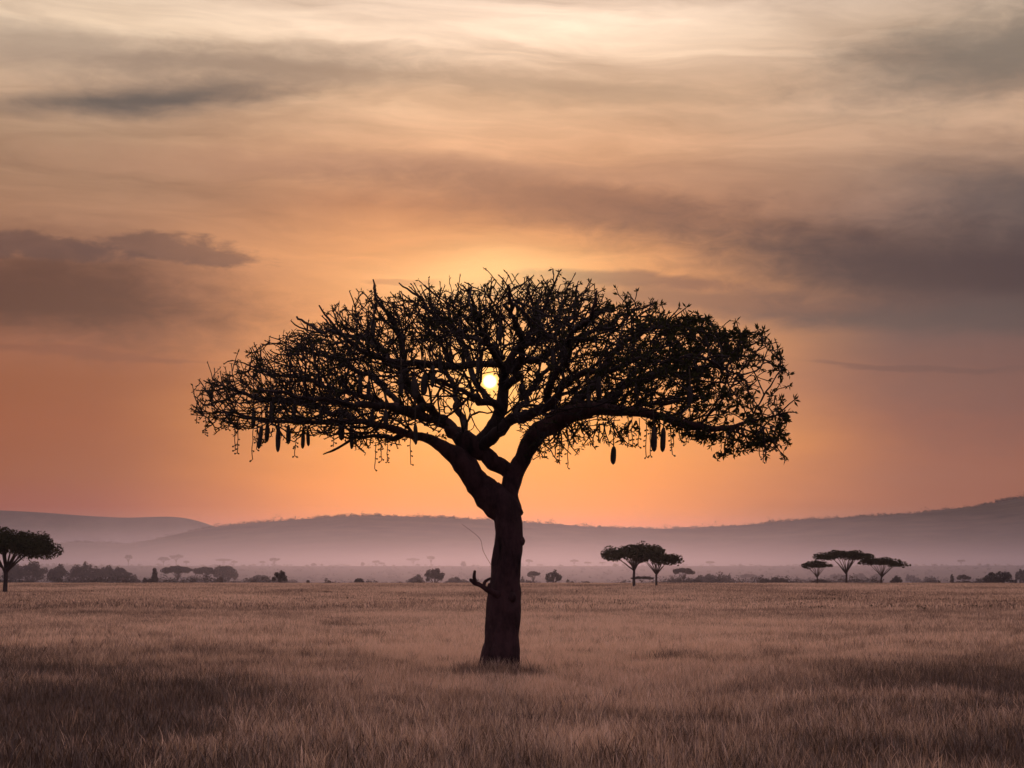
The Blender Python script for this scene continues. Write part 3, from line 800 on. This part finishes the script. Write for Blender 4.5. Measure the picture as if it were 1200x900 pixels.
def make_tree(name, kind, wd, ht, loc, seed, nleaf=1500, leaf=0.3, label='', cat='tree', group=None, crown_mat=None, lean=0.0, asym=0.0, thick=0.24):
    """kind: umbrella, round, mound, vase, upright"""
    g_ = random.Random(seed)
    o = empty(name, loc)
    tag(o, label, cat, group)
    rw = wd / 2
    cen_, rad_ = [], []
    trunkb = Buf()
    top_x = lean * ht
    def cone(P, Rr, s=7):
        P, Rr = smooth_poly(P, Rr, ht / 14, ht * 0.012, seed)
        trunkb.add(*tube(P, Rr, s, 0.1, 1.0))
    if kind == 'umbrella':
        th = thick * ht                    # crown thickness
        zc = ht - th * 0.72
        n_ = 26 if nleaf > 3000 else 15
        for i in range(n_):
            an = i * 2.4 + g_.uniform(-.3, .3); rr_ = math.sqrt((i + .5) / n_) * 0.80
            cx = math.cos(an) * rr_ * rw + top_x; cy = math.sin(an) * rr_ * rw
            cz = zc - (0.16 if thick < 0.35 else 0.24) * ht * rr_ ** 2 + g_.uniform(-.05, .05) * ht + asym * (cx - top_x) / rw * ht * 0.1
            kf = 0.72 if n_ > 20 else 1.0
            cen_.append((cx, cy, cz)); rad_.append((rw * g_.uniform(.26, .42) * kf, rw * g_.uniform(.26, .42) * kf, th * g_.uniform(.26, .52)))
        fz = g_.uniform(0.32, 0.45) * ht
        tr = ht * 0.028
        cone([(0, 0, -0.3), (lean * ht * .2, 0, fz * .5), (lean * ht * .45, 0, fz)], [tr * 1.25, tr, tr * .9])
        for i in range(n_):
            if (i % 2 and i > 6) or i > 16: continue
            c = cen_[i]; s0 = fz * g_.uniform(.75, 1.0)
            base_ = (lean * ht * .45 * s0 / fz, 0, s0)
            midp = (base_[0] * .55 + c[0] * .45, c[1] * .40, base_[2] * .45 + c[2] * .55 - 0.03 * ht)
            cone([base_, midp, c], [tr * .62, tr * .40, tr * .16], 5)
    elif kind in ('round', 'vase'):
        low = 0.12 if kind == 'round' else 0.38
        for i in range(20):
            an = i * 2.4 + g_.uniform(-.5, .5); f_ = (i + .5) / 20; rr_ = math.sqrt(f_) * .84
            zc = ht * (1 - (1 - low) * (0.30 + 0.42 * rr_ ** 2)) - g_.uniform(-.06, .22) * ht
            cen_.append((math.cos(an) * rr_ * rw + top_x, math.sin(an) * rr_ * rw, zc))
            rad_.append((rw * g_.uniform(.14, .34), rw * g_.uniform(.14, .34), ht * g_.uniform(.07, .20)))
        tr = ht * 0.035
        fz = low * ht * .7
        cone([(0, 0, -0.3), (0, 0, fz)], [tr * 1.2, tr])
        for i in range(0, 20, 2):
            c = cen_[i]
            cone([(0, 0, fz * .8), (c[0] * .5, c[1] * .4, (fz + c[2]) / 2), c], [tr * .6, tr * .4, tr * .15], 5)
    elif kind == 'mound':
        for i in range(16):
            an = i * 2.4; f_ = (i + .5) / 16; rr_ = math.sqrt(f_) * .80
            hz = ht * math.sqrt(max(0.05, 1 - rr_ ** 2)) * .78
            cen_.append((math.cos(an) * rr_ * rw, math.sin(an) * rr_ * rw, hz * g_.uniform(.35, .95)))
            rad_.append((rw * g_.uniform(.16, .36), rw * g_.uniform(.16, .36), hz * g_.uniform(.20, .48)))
        tr = ht * 0.04
        for i in range(5):
            c = cen_[i * 2]
            cone([(c[0] * .1, c[1] * .1, -0.2), (c[0] * .6, c[1] * .6, c[2] * .6), c], [tr, tr * .7, tr * .3], 5)
    elif kind == 'upright':
        for i in range(8):
            z_ = ht * (0.22 + .70 * i / 7)
            cen_.append((g_.uniform(-.2, .2) * rw, g_.uniform(-.2, .2) * rw, z_ * .95))
            rad_.append((rw * (1.0 - .07 * i), rw * (1.0 - .07 * i), ht * .17))
        tr = ht * .04
        cone([(0, 0, -0.2), (0, 0, ht * .8)], [tr, tr * .4])
    link('trunk', trunkb.mesh('trunk', ABARK), o)
    V, Q = clump_leaves(cen_, rad_, nleaf, leaf, seed)
    link('crown', mesh_from('crown', V, Q, crown_mat or ALEAF, False), o)
    o.rotation_euler = (0, 0, 0)
    return o
def place(px, D, wpx, hpx, **kw):
    p = on_ground(px, D)
    k = D / F
    kw.setdefault('name', 'tree')
    return make_tree(wd=wpx * k, ht=hpx * k, loc=p, **kw)

# the six umbrella acacias (distance solved from where their foot stands)
def acacia(px, footpy, D, wpx, toppy, off, **kw):
    p = solve_ground(px, footpy) if D is None else on_ground(px, D)
    k = p.y / F
    ftpy = to_px(p)[1]
    return make_tree('acacia_tree', 'umbrella', wpx * k, (ftpy - toppy) * k, p, **kw)
acacia(6, 700, 290, 134, 608, 0, seed=6, nleaf=19000, leaf=0.34, thick=0.38, lean=0.02, label='dark umbrella acacia cut off by the left edge of the picture', crown_mat=ALEAF)
acacia(743, 692, 400, 82, 632, 0, seed=21, nleaf=5200, thick=0.32, leaf=0.5, lean=0.0, asym=0.6, label='taller umbrella acacia of the pair to the right of the big trunk')
acacia(769, 690, 420, 66, 643, 0, seed=9, nleaf=4200, thick=0.28, leaf=0.5, lean=0.03, asym=-0.5, label='shorter umbrella acacia on the right of the close pair')
acacia(958, 684, 500, 40, 656, 0, seed=33, nleaf=1500, leaf=0.5, lean=-0.02, label='small thin flat-topped acacia, first of the three on the right')
acacia(992, 684, 505, 78, 642, 0, seed=41, nleaf=4200, leaf=0.55, lean=0.01, label='widest flat-topped acacia in the middle of the three on the right')
acacia(1032, 684, 510, 58, 652, 0, seed=47, nleaf=2600, leaf=0.55, lean=0.12, asym=-0.8, label='leaning flat-topped acacia, last of the three on the right')

# bushes and trees along the edge of the grass: px, dist, width px, height px (above the crest), kind, label, name, cat
row = [
 (14, 720, 26, 30, 'round', 'bushy tree right behind the trunk of the left edge acacia'),
 (38, 700, 36, 31, 'round', 'tall bushy hazy tree under the outer crown of the left acacia'),
 (66, 690, 26, 28, 'round', 'narrow bushy tree left of the largest dark thicket tree'),
 (98, 700, 40, 29, 'round', 'broad dark bushy tree at the left end of the tree row'),
 (122, 720, 30, 26, 'round', 'mid-size bushy tree touching the broad dark one on its right'),
 (140, 700, 30, 25, 'round', 'last bushy tree of the dense thicket before the gap'),
 (156, 690, 20, 12, 'mound', 'low shrub at the right foot of the dense thicket'),
 (181, 600, 9, 18, 'upright', 'narrow upright dark shrub standing alone in the gap'),
 (173, 610, 16, 8, 'mound', 'low scrub at the left foot of the upright dark shrub'),
 (208, 700, 40, 22, 'umbrella', 'dome-crowned hazy tree just right of the upright dark shrub'),
 (241, 720, 32, 21, 'umbrella', 'hazy flat-topped tree between the dome tree and the vase tree'),
 (264, 740, 32, 23, 'vase', 'pale fan-shaped tree at the right end of the left row'),
 (259, 600, 5, 8, 'upright', 'tiny dark shrub under the pale fan-shaped tree'),
 (303, 760, 30, 14, 'round', 'pale spreading bush just left of the lone small dark tree'),
 (328, 580, 18, 17, 'round', 'lone small dark round tree left of centre'),
 (361, 590, 4, 5, 'mound', 'tiny shrub speck right of the lone small dark tree'),
 (421, 590, 13, 8, 'mound', 'small dark mound shrub midway to the big tree'),
 (488, 680, 18, 13, 'round', 'pale low bush on the left of the round bush tree'),
 (509, 640, 27, 21, 'round', 'round-topped bush tree left of the big trunk'),
 (533, 700, 32, 9, 'mound', 'low pale mound shrub between the round bush and the big trunk'),
 (469, 610, 3, 3, 'mound', 'very small shrub speck left of the round bush tree'),
 (612, 700, 8, 9, 'mound', 'pale shrub touching the right edge of the big trunk'),
 (625, 680, 15, 16, 'umbrella', 'small hazy tree just right of the big trunk'),
 (649, 620, 21, 18, 'round', 'small darker tree second to the right of the big trunk'),
 (752, 560, 26, 9, 'umbrella', 'low shrub between the two trunks of the acacia pair'),
 (801, 640, 28, 20, 'umbrella', 'layered bush tree right of the acacia pair'),
 (828, 680, 34, 16, 'mound', 'wide hazy bush right of the layered bush tree'),
 (849, 690, 26, 13, 'mound', 'right end bush of the hazy clump beyond the acacia pair'),
 (906, 620, 36, 9, 'mound', 'smooth low mound bush midway between both acacia groups'),
 (962, 600, 28, 6, 'mound', 'low scrub at the foot of the small thin acacia'),
 (1050, 600, 16, 10, 'mound', 'dark shrub at the foot of the leaning acacia'),
 (1069, 900, 17, 13, 'round', 'pale round bush just right of the leaning acacia'),
 (1089, 880, 19, 10, 'mound', 'pale low bush second to the right of the leaning acacia'),
 (1100, 600, 5, 4, 'mound', 'tiny dark shrub speck right of the pale low bushes'),
 (1116, 640, 6, 10, 'upright', 'thin upright shrub near the right end of the row'),
 (1129, 660, 16, 11, 'umbrella', 'tiny flat-topped tree between thin shrub and dark mound'),
 (1131, 620, 34, 4, 'mound', 'strip of low scrub under the tiny flat-topped tree'),
 (1170, 600, 40, 17, 'mound', 'big dark dome bush near the right edge'),
 (1198, 700, 18, 20, 'round', 'hazy bush tree cut by the right edge of the picture'),
 (1148, 700, 18, 7, 'mound', 'low pale bush on the left flank of the dark dome bush'),
 (935, 900, 10, 9, 'round', 'pale round bush left of the small thin acacia'),
 (948, 920, 10, 8, 'round', 'pale bush directly left of the small thin acacia trunk'),
 (981, 980, 24, 14, 'round', 'pale broad tree seen behind the widest acacia trunk'),
 (1007, 980, 22, 14, 'round', 'pale tree seen between the widest and the leaning acacia'),
 (1026, 960, 14, 14, 'round', 'pale narrow tree behind the leaning acacia trunk'),
 (877, 940, 20, 12, 'umbrella', 'faint small tree right of the hazy clump'),
 (890, 960, 8, 9, 'round', 'faint tiny bush beside the faint small tree'),
]
for i, (px, D, wp, hp, kd, lb) in enumerate(row):
    p = on_ground(px, D)
    foot = to_px(p)[1]
    extra = foot - 684                       # the crest hides this much of the foot
    hh = hp + max(0, extra)
    nl = int(min(4200, 420 + wp * hh * 4.4))
    nm = 'shrub' if kd in ('mound', 'upright') else 'tree'
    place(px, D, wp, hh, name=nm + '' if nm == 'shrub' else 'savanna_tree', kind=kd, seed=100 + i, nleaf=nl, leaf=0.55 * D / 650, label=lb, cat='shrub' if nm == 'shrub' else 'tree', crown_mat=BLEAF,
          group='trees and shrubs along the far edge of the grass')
# far trees standing out of the mist: px, top py, width px, height px
far_t = [
 (150, 649, 9, 8, 'faintest tree in the mist above the right end of the thicket'),
 (191, 652, 15, 10, 'left one of the two flat trees in the mist over the upright shrub'),
 (206, 649, 18, 13, 'right, larger one of the two flat trees in the mist over the upright shrub'),
 (218, 657, 7, 6, 'small misty tree just right of the larger flat one'),
 (262, 655, 19, 9, 'long flat misty tree above the pale fan-shaped tree'),
 (274, 657, 7, 6, 'tiny misty tree at the right tip of the long flat one'),
 (307, 657, 7, 5, 'tiny misty tree above the pale spreading bush'),
 (321, 653, 13, 10, 'misty tree above the lone small dark tree'),
 (367, 661, 5, 5, 'misty tree speck right of the lone small dark tree'),
 (440, 660, 9, 7, 'misty small tree left of the misty umbrella tree at centre left'),
 (425, 662, 4, 5, 'misty speck of a tree above the small mound shrub'),
 (447, 664, 7, 4, 'low misty bush just right of the misty small tree'),
 (484, 657, 16, 10, 'misty umbrella tree up left of the round bush tree'),
 (543, 659, 6, 8, 'misty upright tree left of the broken branch'),
 (505, 650, 10, 4, 'faint misty canopy above the round bush tree'),
 (620, 655, 8, 4, 'faint misty canopy just right of the big trunk'),
 (673, 661, 10, 8, 'misty round tree left of the acacia pair'),
 (689, 667, 8, 5, 'low misty bush under the left tip of the acacia pair'),
 (706, 667, 7, 5, 'misty bush below the left crown tip of the taller acacia'),
 (721, 667, 5, 5, 'misty bush left of the taller acacia trunk'),
 (732, 667, 5, 5, 'misty bush touching the taller acacia trunk on its left'),
 (832, 663, 11, 6, 'faint misty tree above the wide hazy bush'),
 (1127, 660, 9, 7, 'faint misty canopy above the tiny flat-topped tree'),
 (780, 668, 6, 5, 'misty bush just right of the shorter acacia trunk'),
]
for i, (px, ty_, wp, hp, lb) in enumerate(far_t):
    D = 1500 + (i * 37) % 230
    p = on_ground(px, D)
    k = D / F
    topz = unp(px, ty_, D).z
    ht_ = max(hp * k, topz - p.z)
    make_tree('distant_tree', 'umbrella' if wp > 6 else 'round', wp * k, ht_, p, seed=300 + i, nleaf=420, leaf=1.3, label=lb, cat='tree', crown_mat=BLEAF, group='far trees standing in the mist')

# wood along the ridge tops: too far to count
V_all, Q_all, n_ = [], [], 0
def ridge_wood(prof, D, cnt, x0, x1, hmin, hmax, seed):
    global n_
    g_ = random.Random(seed)
    xs = [p[0] for p in prof]; ys = [p[1] for p in prof]
    for i in range(cnt):
        px = g_.uniform(x0, x1)
        dens = mnoise.noise(Vector((px * 0.02, seed, 0)))
        if dens < -0.15 and g_.random() < 0.75: continue
        z = unp(px, np.interp(px, xs, ys), D).z - 3 - g_.random() * 2
        h = g_.uniform(hmin, hmax) * (1.9 if g_.random() < 0.05 else 1); wd = h * g_.uniform(0.9, 2.2)
        cx = (px - 600) / F * D; cy = D + g_.uniform(-70, 30)
        c = [(cx + g_.uniform(-.3, .3) * wd, cy + g_.uniform(-.3, .3) * wd, z + h * g_.uniform(.4, .8)) for _ in range(4)]
        V, Q = clump_leaves(c, [(wd * .35, wd * .35, h * .38)] * 4, 34, 2.6, seed * 1000 + i)
        V_all.append(V); Q_all.append(Q + n_); n_ += len(V)
ridge_wood(near_prof, D_NEAR, 1500, 60, 1260, 6, 11, 1)
tag(link('ridge_wood', mesh_from('ridge_wood', np.concatenate(V_all), np.concatenate(Q_all), BLEAF, False)), kind='stuff')
# scrub scattered over the slope of the near hill and the plain before it
V_all, Q_all, n_ = [], [], 0
g_ = random.Random(77)
for i in range(900):
    px = g_.uniform(-60, 1260); D = g_.uniform(900, 1720)
    p = on_ground(px, D); h = g_.uniform(1.0, 2.6); wd = h * g_.uniform(1.2, 3)
    V, Q = clump_leaves([(p.x, p.y, p.z + h * .45)], [(wd * .5, wd * .5, h * .5)], 26, 0.9, 9000 + i)
    V_all.append(V); Q_all.append(Q + n_); n_ += len(V)
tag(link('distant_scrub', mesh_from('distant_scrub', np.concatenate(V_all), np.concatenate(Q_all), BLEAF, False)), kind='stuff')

# ------------------------------------------------------------------ grass
grm, t, o = mat_new('dry_grass')
at = t.node('ShaderNodeAttribute'); at.attribute_type = 'INSTANCER'; at.attribute_name = 'tint'
g = t.node('ShaderNodeNewGeometry')
oi = t.node('ShaderNodeObjectInfo')
fac = t.math('ADD', at.outputs['Fac'], t.math('MULTIPLY', t.math('SUBTRACT', g.outputs['Random Per Island'], 0.5), 0.62))
col = t.ramp(fac, [(0.0, (0.026, 0.015, 0.009)), (0.22, (0.095, 0.060, 0.038)), (0.55, (0.48, 0.33, 0.220)), (1.0, (0.86, 0.64, 0.46))])
d = t.node('ShaderNodeBsdfDiffuse'); t.l.new(col, d.inputs[0])
tr = t.node('ShaderNodeBsdfTranslucent'); t.l.new(t.vmath('MULTIPLY', col, (1.0, 0.9, 0.75)), tr.inputs[0])
mx = t.node('ShaderNodeMixShader'); mx.inputs[0].default_value = 0.58
t.l.new(d.outputs[0], mx.inputs[1]); t.l.new(tr.outputs[0], mx.inputs[2])
gl = t.node('ShaderNodeBsdfGlossy'); gl.inputs['Roughness'].default_value = 0.5; gl.inputs['Color'].default_value = (0.9, 0.7, 0.54, 1)
mx2 = t.node('ShaderNodeMixShader'); mx2.inputs[0].default_value = 0.12
t.l.new(mx.outputs[0], mx2.inputs[1]); t.l.new(gl.outputs[0], mx2.inputs[2])
t.l.new(mx2.outputs[0], o.inputs['Surface'])

def clump_mesh(name, nb, spread, hmin, hmax, wid, seed):
    g_ = np.random.default_rng(seed)
    V = []; Q = []; n = 0
    for _ in range(nb):
        an = g_.uniform(0, 2 * math.pi); r_ = spread * math.sqrt(g_.random())
        bx_, by_ = math.cos(an) * r_, math.sin(an) * r_
        h = g_.uniform(hmin, hmax); la = g_.uniform(0, 2 * math.pi); ll = g_.uniform(0.05, 0.42) * h
        fa = g_.uniform(0, math.pi); fx, fy = math.cos(fa) * wid, math.sin(fa) * wid
        head = g_.random() < 0.35
        pts = []
        for s, ws in ((0, .8), (0.45, 1.0), (0.78, 0.6 if not head else 0.9), (1.0, 0.12)):
            cx = bx_ + math.cos(la) * ll * s ** 2; cy = by_ + math.sin(la) * ll * s ** 2; cz = h * (s - 0.12 * s ** 3)
            if head and s == 0.78: ws = 1.7
            pts.append(((cx - fx * ws, cy - fy * ws, cz), (cx + fx * ws, cy + fy * ws, cz)))
        for p in pts: V += [p[0], p[1]]
        for k in range(3): Q.append((n + 2 * k, n + 2 * k + 1, n + 2 * k + 3, n + 2 * k + 2))
        n += 8
    return mesh_from(name, V, Q, grm, False)
def grass_layer(name, P, tint, scl, protos, seed):
    me = bpy.data.meshes.new(name)
    me.vertices.add(len(P)); me.vertices.foreach_set('co', np.asarray(P, np.float32).ravel())
    a = me.attributes.new('tint', 'FLOAT', 'POINT'); a.data.foreach_set('value', np.asarray(tint, np.float32))
    a = me.attributes.new('scl', 'FLOAT', 'POINT'); a.data.foreach_set('value', np.asarray(scl, np.float32))
    a = me.attributes.new('rot', 'FLOAT', 'POINT'); a.data.foreach_set('value', nr.uniform(0, 6.283, len(P)).astype(np.float32))
    a = me.attributes.new('pick', 'INT', 'POINT'); a.data.foreach_set('value', nr.integers(0, len(protos), len(P)).astype(np.int32))
    me.update()
    ob = link(name, me)
    tag(ob, kind='stuff')
    ng = bpy.data.node_groups.new(name, 'GeometryNodeTree')
    ng.interface.new_socket('Geometry', in_out='INPUT', socket_type='NodeSocketGeometry')
    ng.interface.new_socket('Geometry', in_out='OUTPUT', socket_type='NodeSocketGeometry')
    N = ng.nodes; Lk = ng.links
    gi = N.new('NodeGroupInput'); go = N.new('NodeGroupOutput')
    g2i = N.new('GeometryNodeGeometryToInstance')
    for pm in reversed(protos):
        oi_ = N.new('GeometryNodeObjectInfo'); oi_.inputs['Object'].default_value = pm
        oi_.inputs['As Instance'].default_value = True
        Lk.new(oi_.outputs['Geometry'], g2i.inputs[0])
    # one instance per proto
    join = N.new('GeometryNodeJoinGeometry')
    for pm in reversed(protos):
        oi_ = N.new('GeometryNodeObjectInfo'); oi_.inputs['Object'].default_value = pm; oi_.inputs['As Instance'].default_value = True
        Lk.new(oi_.outputs['Geometry'], join.inputs[0])
    N.remove(g2i)
    for nd in [q for q in N if q.bl_idname == 'GeometryNodeObjectInfo' and not q.outputs['Geometry'].links]: N.remove(nd)
    iop = N.new('GeometryNodeInstanceOnPoints'); iop.inputs['Pick Instance'].default_value = True
    m2p = N.new('GeometryNodeMeshToPoints')
    Lk.new(gi.outputs[0], m2p.inputs[0])
    Lk.new(m2p.outputs[0], iop.inputs['Points']); Lk.new(join.outputs[0], iop.inputs['Instance'])
    def attr(nm, ty):
        q = N.new('GeometryNodeInputNamedAttribute'); q.data_type = ty; q.inputs['Name'].default_value = nm
        return q.outputs['Attribute']
    Lk.new(attr('pick', 'INT'), iop.inputs['Instance Index'])
    cb = N.new('ShaderNodeCombineXYZ'); Lk.new(attr('rot', 'FLOAT'), cb.inputs[2])
    Lk.new(cb.outputs[0], iop.inputs['Rotation'])
    Lk.new(attr('scl', 'FLOAT'), iop.inputs['Scale'])
    Lk.new(iop.outputs[0], go.inputs[0])
    md = ob.modifiers.new('grass', 'NODES'); md.node_group = ng
    return ob
def sector(n, r0, r1, half=23):
    r_ = np.sqrt(nr.uniform(r0 ** 2, r1 ** 2, n)); a_ = np.radians(nr.uniform(-half, half, n))
    return r_ * np.sin(a_), r_ * np.cos(a_)
def patch(x, y, f, s):
    return np.array([mnoise.fractal(Vector((a * f, b_ * f, s)), 0.9, 2.0, 4) for a, b_ in zip(x, y)])
near_p = [bpy.data.objects.new('grass_tuft', clump_mesh('grass_tuft', 50, 0.30, 0.14, 0.40, 0.0024, 50 + i)) for i in range(5)]
mid_p = [bpy.data.objects.new('grass_tuft', clump_mesh('grass_tuft', 50, 0.55, 0.17, 0.42, 0.0050, 60 + i)) for i in range(4)]
far_p = [bpy.data.objects.new('grass_tuft', clump_mesh('grass_tuft', 46, 1.8, 0.25, 0.55, 0.016, 70 + i)) for i in range(4)]
def layer(name, n, r0, r1, protos, base_s, seed, keep=0.0):
    x, y = sector(n, r0, r1)
    z = gz(x, y)
    p1 = patch(x, y, 0.16, seed); p2 = patch(x, y * 0.45, 0.035, seed + 3.3) ; p3 = patch(x, y, 0.75, 5.5)
    dist_ = np.hypot(x, y)
    # painted into the tint: backlit glow at centre, vignette darkening in foreground and sides
    painted_light = 0.44 + 0.16 * sstep(36, 62, dist_) - 0.12 * (1 - sstep(22, 40, dist_))
    painted_light = painted_light - 0.09 * (1 - sstep(24, 44, dist_)) + 0.52 * np.exp(-((x - 1.5) / (5 + 0.16 * dist_)) ** 2 - ((dist_ - 62) / 46) ** 2) - 0.48 * (1 - sstep(30, 78, dist_)) * sstep(1.0, 7, np.abs(x - 0.3)) - 0.14 * sstep(4, 14, np.abs(x - 2)) * (1 - sstep(90, 200, dist_)) - 0.04
    ti = painted_light + 0.34 * p1 + 0.30 * p2 + 0.34 * p3 + nr.normal(0, 0.10, n)
    sc = base_s * (1 + 0.35 * p1 + 0.2 * nr.normal(0, 1, n))
    ok = ((p1 + 0.6 * p3 + nr.normal(0, .12, n)) > -0.85)
    dtr = np.hypot(x - ROOT[0], y - ROOT[1])
    ok &= dtr > 0.42
    sc = np.clip(sc, base_s * 0.45, base_s * 1.6)
    P = np.stack([x, y, z - 0.01], -1)[ok]
    return grass_layer(name, P, np.clip(ti, 0.02, 1)[ok], sc[ok], protos, seed)
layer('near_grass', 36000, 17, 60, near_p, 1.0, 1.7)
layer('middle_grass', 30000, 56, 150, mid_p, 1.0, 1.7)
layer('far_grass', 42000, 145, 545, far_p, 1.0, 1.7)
# taller tussocks that break the evenness of the sward
tus_p = [bpy.data.objects.new('grass_tussock', clump_mesh('grass_tussock', 70, 0.16, 0.30, 0.60, 0.0026, 90 + i)) for i in range(4)]
x, y = sector(5200, 18, 85)
p1 = patch(x, y, 0.16, 1.7); p3 = patch(x, y, 0.75, 5.5); dist_ = np.hypot(x, y)
ok = (np.hypot(x - ROOT[0], y - ROOT[1]) > 0.7) & ((p1 + nr.normal(0, .3, len(x))) > -0.1)
ti = 0.34 + 0.35 * np.exp(-((x - 1.5) / (5 + 0.16 * dist_)) ** 2 - ((dist_ - 62) / 46) ** 2) - 0.28 * (1 - sstep(30, 75, dist_)) * sstep(1.0, 7, np.abs(x - 0.3)) + 0.3 * p1 + nr.normal(0, 0.16, len(x))  # same centre glow and near-side vignette darkening painted into the tussock tint
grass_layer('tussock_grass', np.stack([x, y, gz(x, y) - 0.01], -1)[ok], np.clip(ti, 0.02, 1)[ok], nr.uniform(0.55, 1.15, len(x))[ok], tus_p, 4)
# dark tussocks
x, y = sector(420, 20, 120)
dk = patch(x, y, 0.16, 8.8) > 0.02
x, y = x[dk], y[dk]
xt, yt = [], []
for a, b_ in zip(x, y):
    for _ in range(10):
        xt.append(a + nr.normal(0, .45)); yt.append(b_ + nr.normal(0, .3))
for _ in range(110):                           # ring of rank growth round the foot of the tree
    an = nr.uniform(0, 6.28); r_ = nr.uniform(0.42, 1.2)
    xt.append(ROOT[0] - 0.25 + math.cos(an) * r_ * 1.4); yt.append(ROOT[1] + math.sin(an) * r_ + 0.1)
xt, yt = np.array(xt), np.array(yt)
ok = np.hypot(xt - ROOT[0], yt - ROOT[1]) > 0.44
xt, yt = xt[ok], yt[ok]
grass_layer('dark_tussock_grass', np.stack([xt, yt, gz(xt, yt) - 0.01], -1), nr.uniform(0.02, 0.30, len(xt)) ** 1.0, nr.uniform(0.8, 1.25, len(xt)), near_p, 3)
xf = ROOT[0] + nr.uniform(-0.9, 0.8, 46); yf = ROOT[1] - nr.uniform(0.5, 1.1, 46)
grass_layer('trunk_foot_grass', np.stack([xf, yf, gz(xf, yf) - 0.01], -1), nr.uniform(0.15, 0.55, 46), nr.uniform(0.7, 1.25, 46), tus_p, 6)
# continuous low scrub along the far edge of the grass
V_all, Q_all, n_ = [], [], 0
g_ = random.Random(91)
for i in range(620):
    u_ = g_.random()
    px = g_.uniform(-40, 345) if u_ < 0.42 else (g_.uniform(780, 1240) if u_ < 0.80 else g_.uniform(330, 800))
    if mnoise.noise(Vector((px * 0.03, 3.3, 0))) < -0.25: continue
    D = g_.uniform(600, 820); p = on_ground(px, D)
    big_ = 1.0 if (px < 345 or px > 780) else 0.55
    h = (684 - 684 + g_.uniform(1.2, 3.6)) * big_ + max(0.0, CAMZ - 0.0 - 1.8) ; wd = h * g_.uniform(1.2, 3.2)
    c = [(p.x + g_.uniform(-.4, .4) * wd, p.y + g_.uniform(-.4, .4) * wd, p.z + h * g_.uniform(.3, .85)) for _ in range(3)]
    V, Q = clump_leaves(c, [(wd * .3, wd * .3, h * .35)] * 3, 120, 0.5, 4000 + i)
    V_all.append(V); Q_all.append(Q + n_); n_ += len(V)
tag(link('scrub_belt', mesh_from('scrub_belt', np.concatenate(V_all), np.concatenate(Q_all), BLEAF, False)), kind='stuff')
# low shrubs that draw dark dashes across the far grass
V_all, Q_all, n_ = [], [], 0
g_ = random.Random(5)
for (py0, cnt, dx0, dx1) in [(697, 20, 0, 500), (704, 36, 200, 640), (706, 44, 640, 1200), (700, 26, 900, 1200), (712, 26, 640, 960), (716, 14, 940, 1200), (692, 14, 0, 1200), (708, 14, 0, 400)]:
    for i in range(cnt):
        px = g_.uniform(dx0, dx1); py = py0 + g_.uniform(-2.2, 2.2)
        p = solve_ground(px, py, 60, CREST)
        h = g_.uniform(0.32, 0.62); wd = h * g_.uniform(2.5, 8.0)
        V, Q = clump_leaves([(p.x, p.y, p.z + h * .4)], [(wd * .5, wd * .5, h * .42)], 70, 0.20, 700 + i + py0 * 50)
        V_all.append(V); Q_all.append(Q + n_); n_ += len(V)
SCRUB = leaf_mat('low_scrub_leaf', (0.060, 0.042, 0.028), (0.13, 0.095, 0.062), 0.2, 0.5)
tag(link('low_scrub', mesh_from('low_scrub', np.concatenate(V_all), np.concatenate(Q_all), SCRUB, False)), kind='stuff')
for (px, py, wp, hp, lb) in [(39, 700, 7, 5, 'little brown bush second to the right of the left acacia foot'), (21, 700, 6, 4, 'little brown bush next to the left acacia foot'), (713, 692, 6, 4, 'tiny dark bush left of the taller acacia foot')]:
    p = solve_ground(px, py); k = p.y / F
    make_tree('shrub', 'mound', wp * k, hp * k, p, seed=px, nleaf=260, leaf=0.25, label=lb, cat='shrub', crown_mat=BLEAF)

# ------------------------------------------------------------------ air
def air(name, x0, x1, y0, y1, z0, z1, dens, col, aniso):
    me = mesh_from(name, [(x0, y0, z0), (x1, y0, z0), (x1, y1, z0), (x0, y1, z0), (x0, y0, z1), (x1, y0, z1), (x1, y1, z1), (x0, y1, z1)],
                   [(0, 3, 2, 1), (4, 5, 6, 7), (0, 1, 5, 4), (1, 2, 6, 5), (2, 3, 7, 6), (3, 0, 4, 7)], None, False) if False else None
    m, t, o = mat_new(name)
    pv = t.node('ShaderNodeVolumePrincipled')
    pv.inputs['Color'].default_value = (*col, 1); pv.inputs['Density'].default_value = dens
    pv.inputs['Anisotropy'].default_value = aniso
    t.l.new(pv.outputs[0], o.inputs['Volume'])
    me = mesh_from(name, [(x0, y0, z0), (x1, y0, z0), (x1, y1, z0), (x0, y1, z0), (x0, y0, z1), (x1, y0, z1), (x1, y1, z1), (x0, y1, z1)],
                   [(0, 3, 2, 1), (4, 5, 6, 7), (0, 1, 5, 4), (1, 2, 6, 5), (2, 3, 7, 6), (3, 0, 4, 7)], m, False)
    return tag(link(name, me), kind='stuff')
air('haze', -16500, 16500, -16500, 16500, -30, HTOP, SIG, (0.76, 0.79, 1.0), 0.78)
air('mist', -9000, 9000, 1900, 4300, -9, 46, 2.6e-4, (0.76, 0.79, 1.0), 0.78)
air('mist', -9010, 9010, 545, 1890, -8, 24, 8.5e-4, (0.76, 0.79, 1.0), 0.78)
air('mist', -9020, 9020, 2600, 4500, -10, 95, 0.8e-4, (0.76, 0.79, 1.0), 0.78)
air('mist', -9030, 9030, 5000, 6900, -11, 150, 1.6e-4, (0.76, 0.79, 1.0), 0.78)
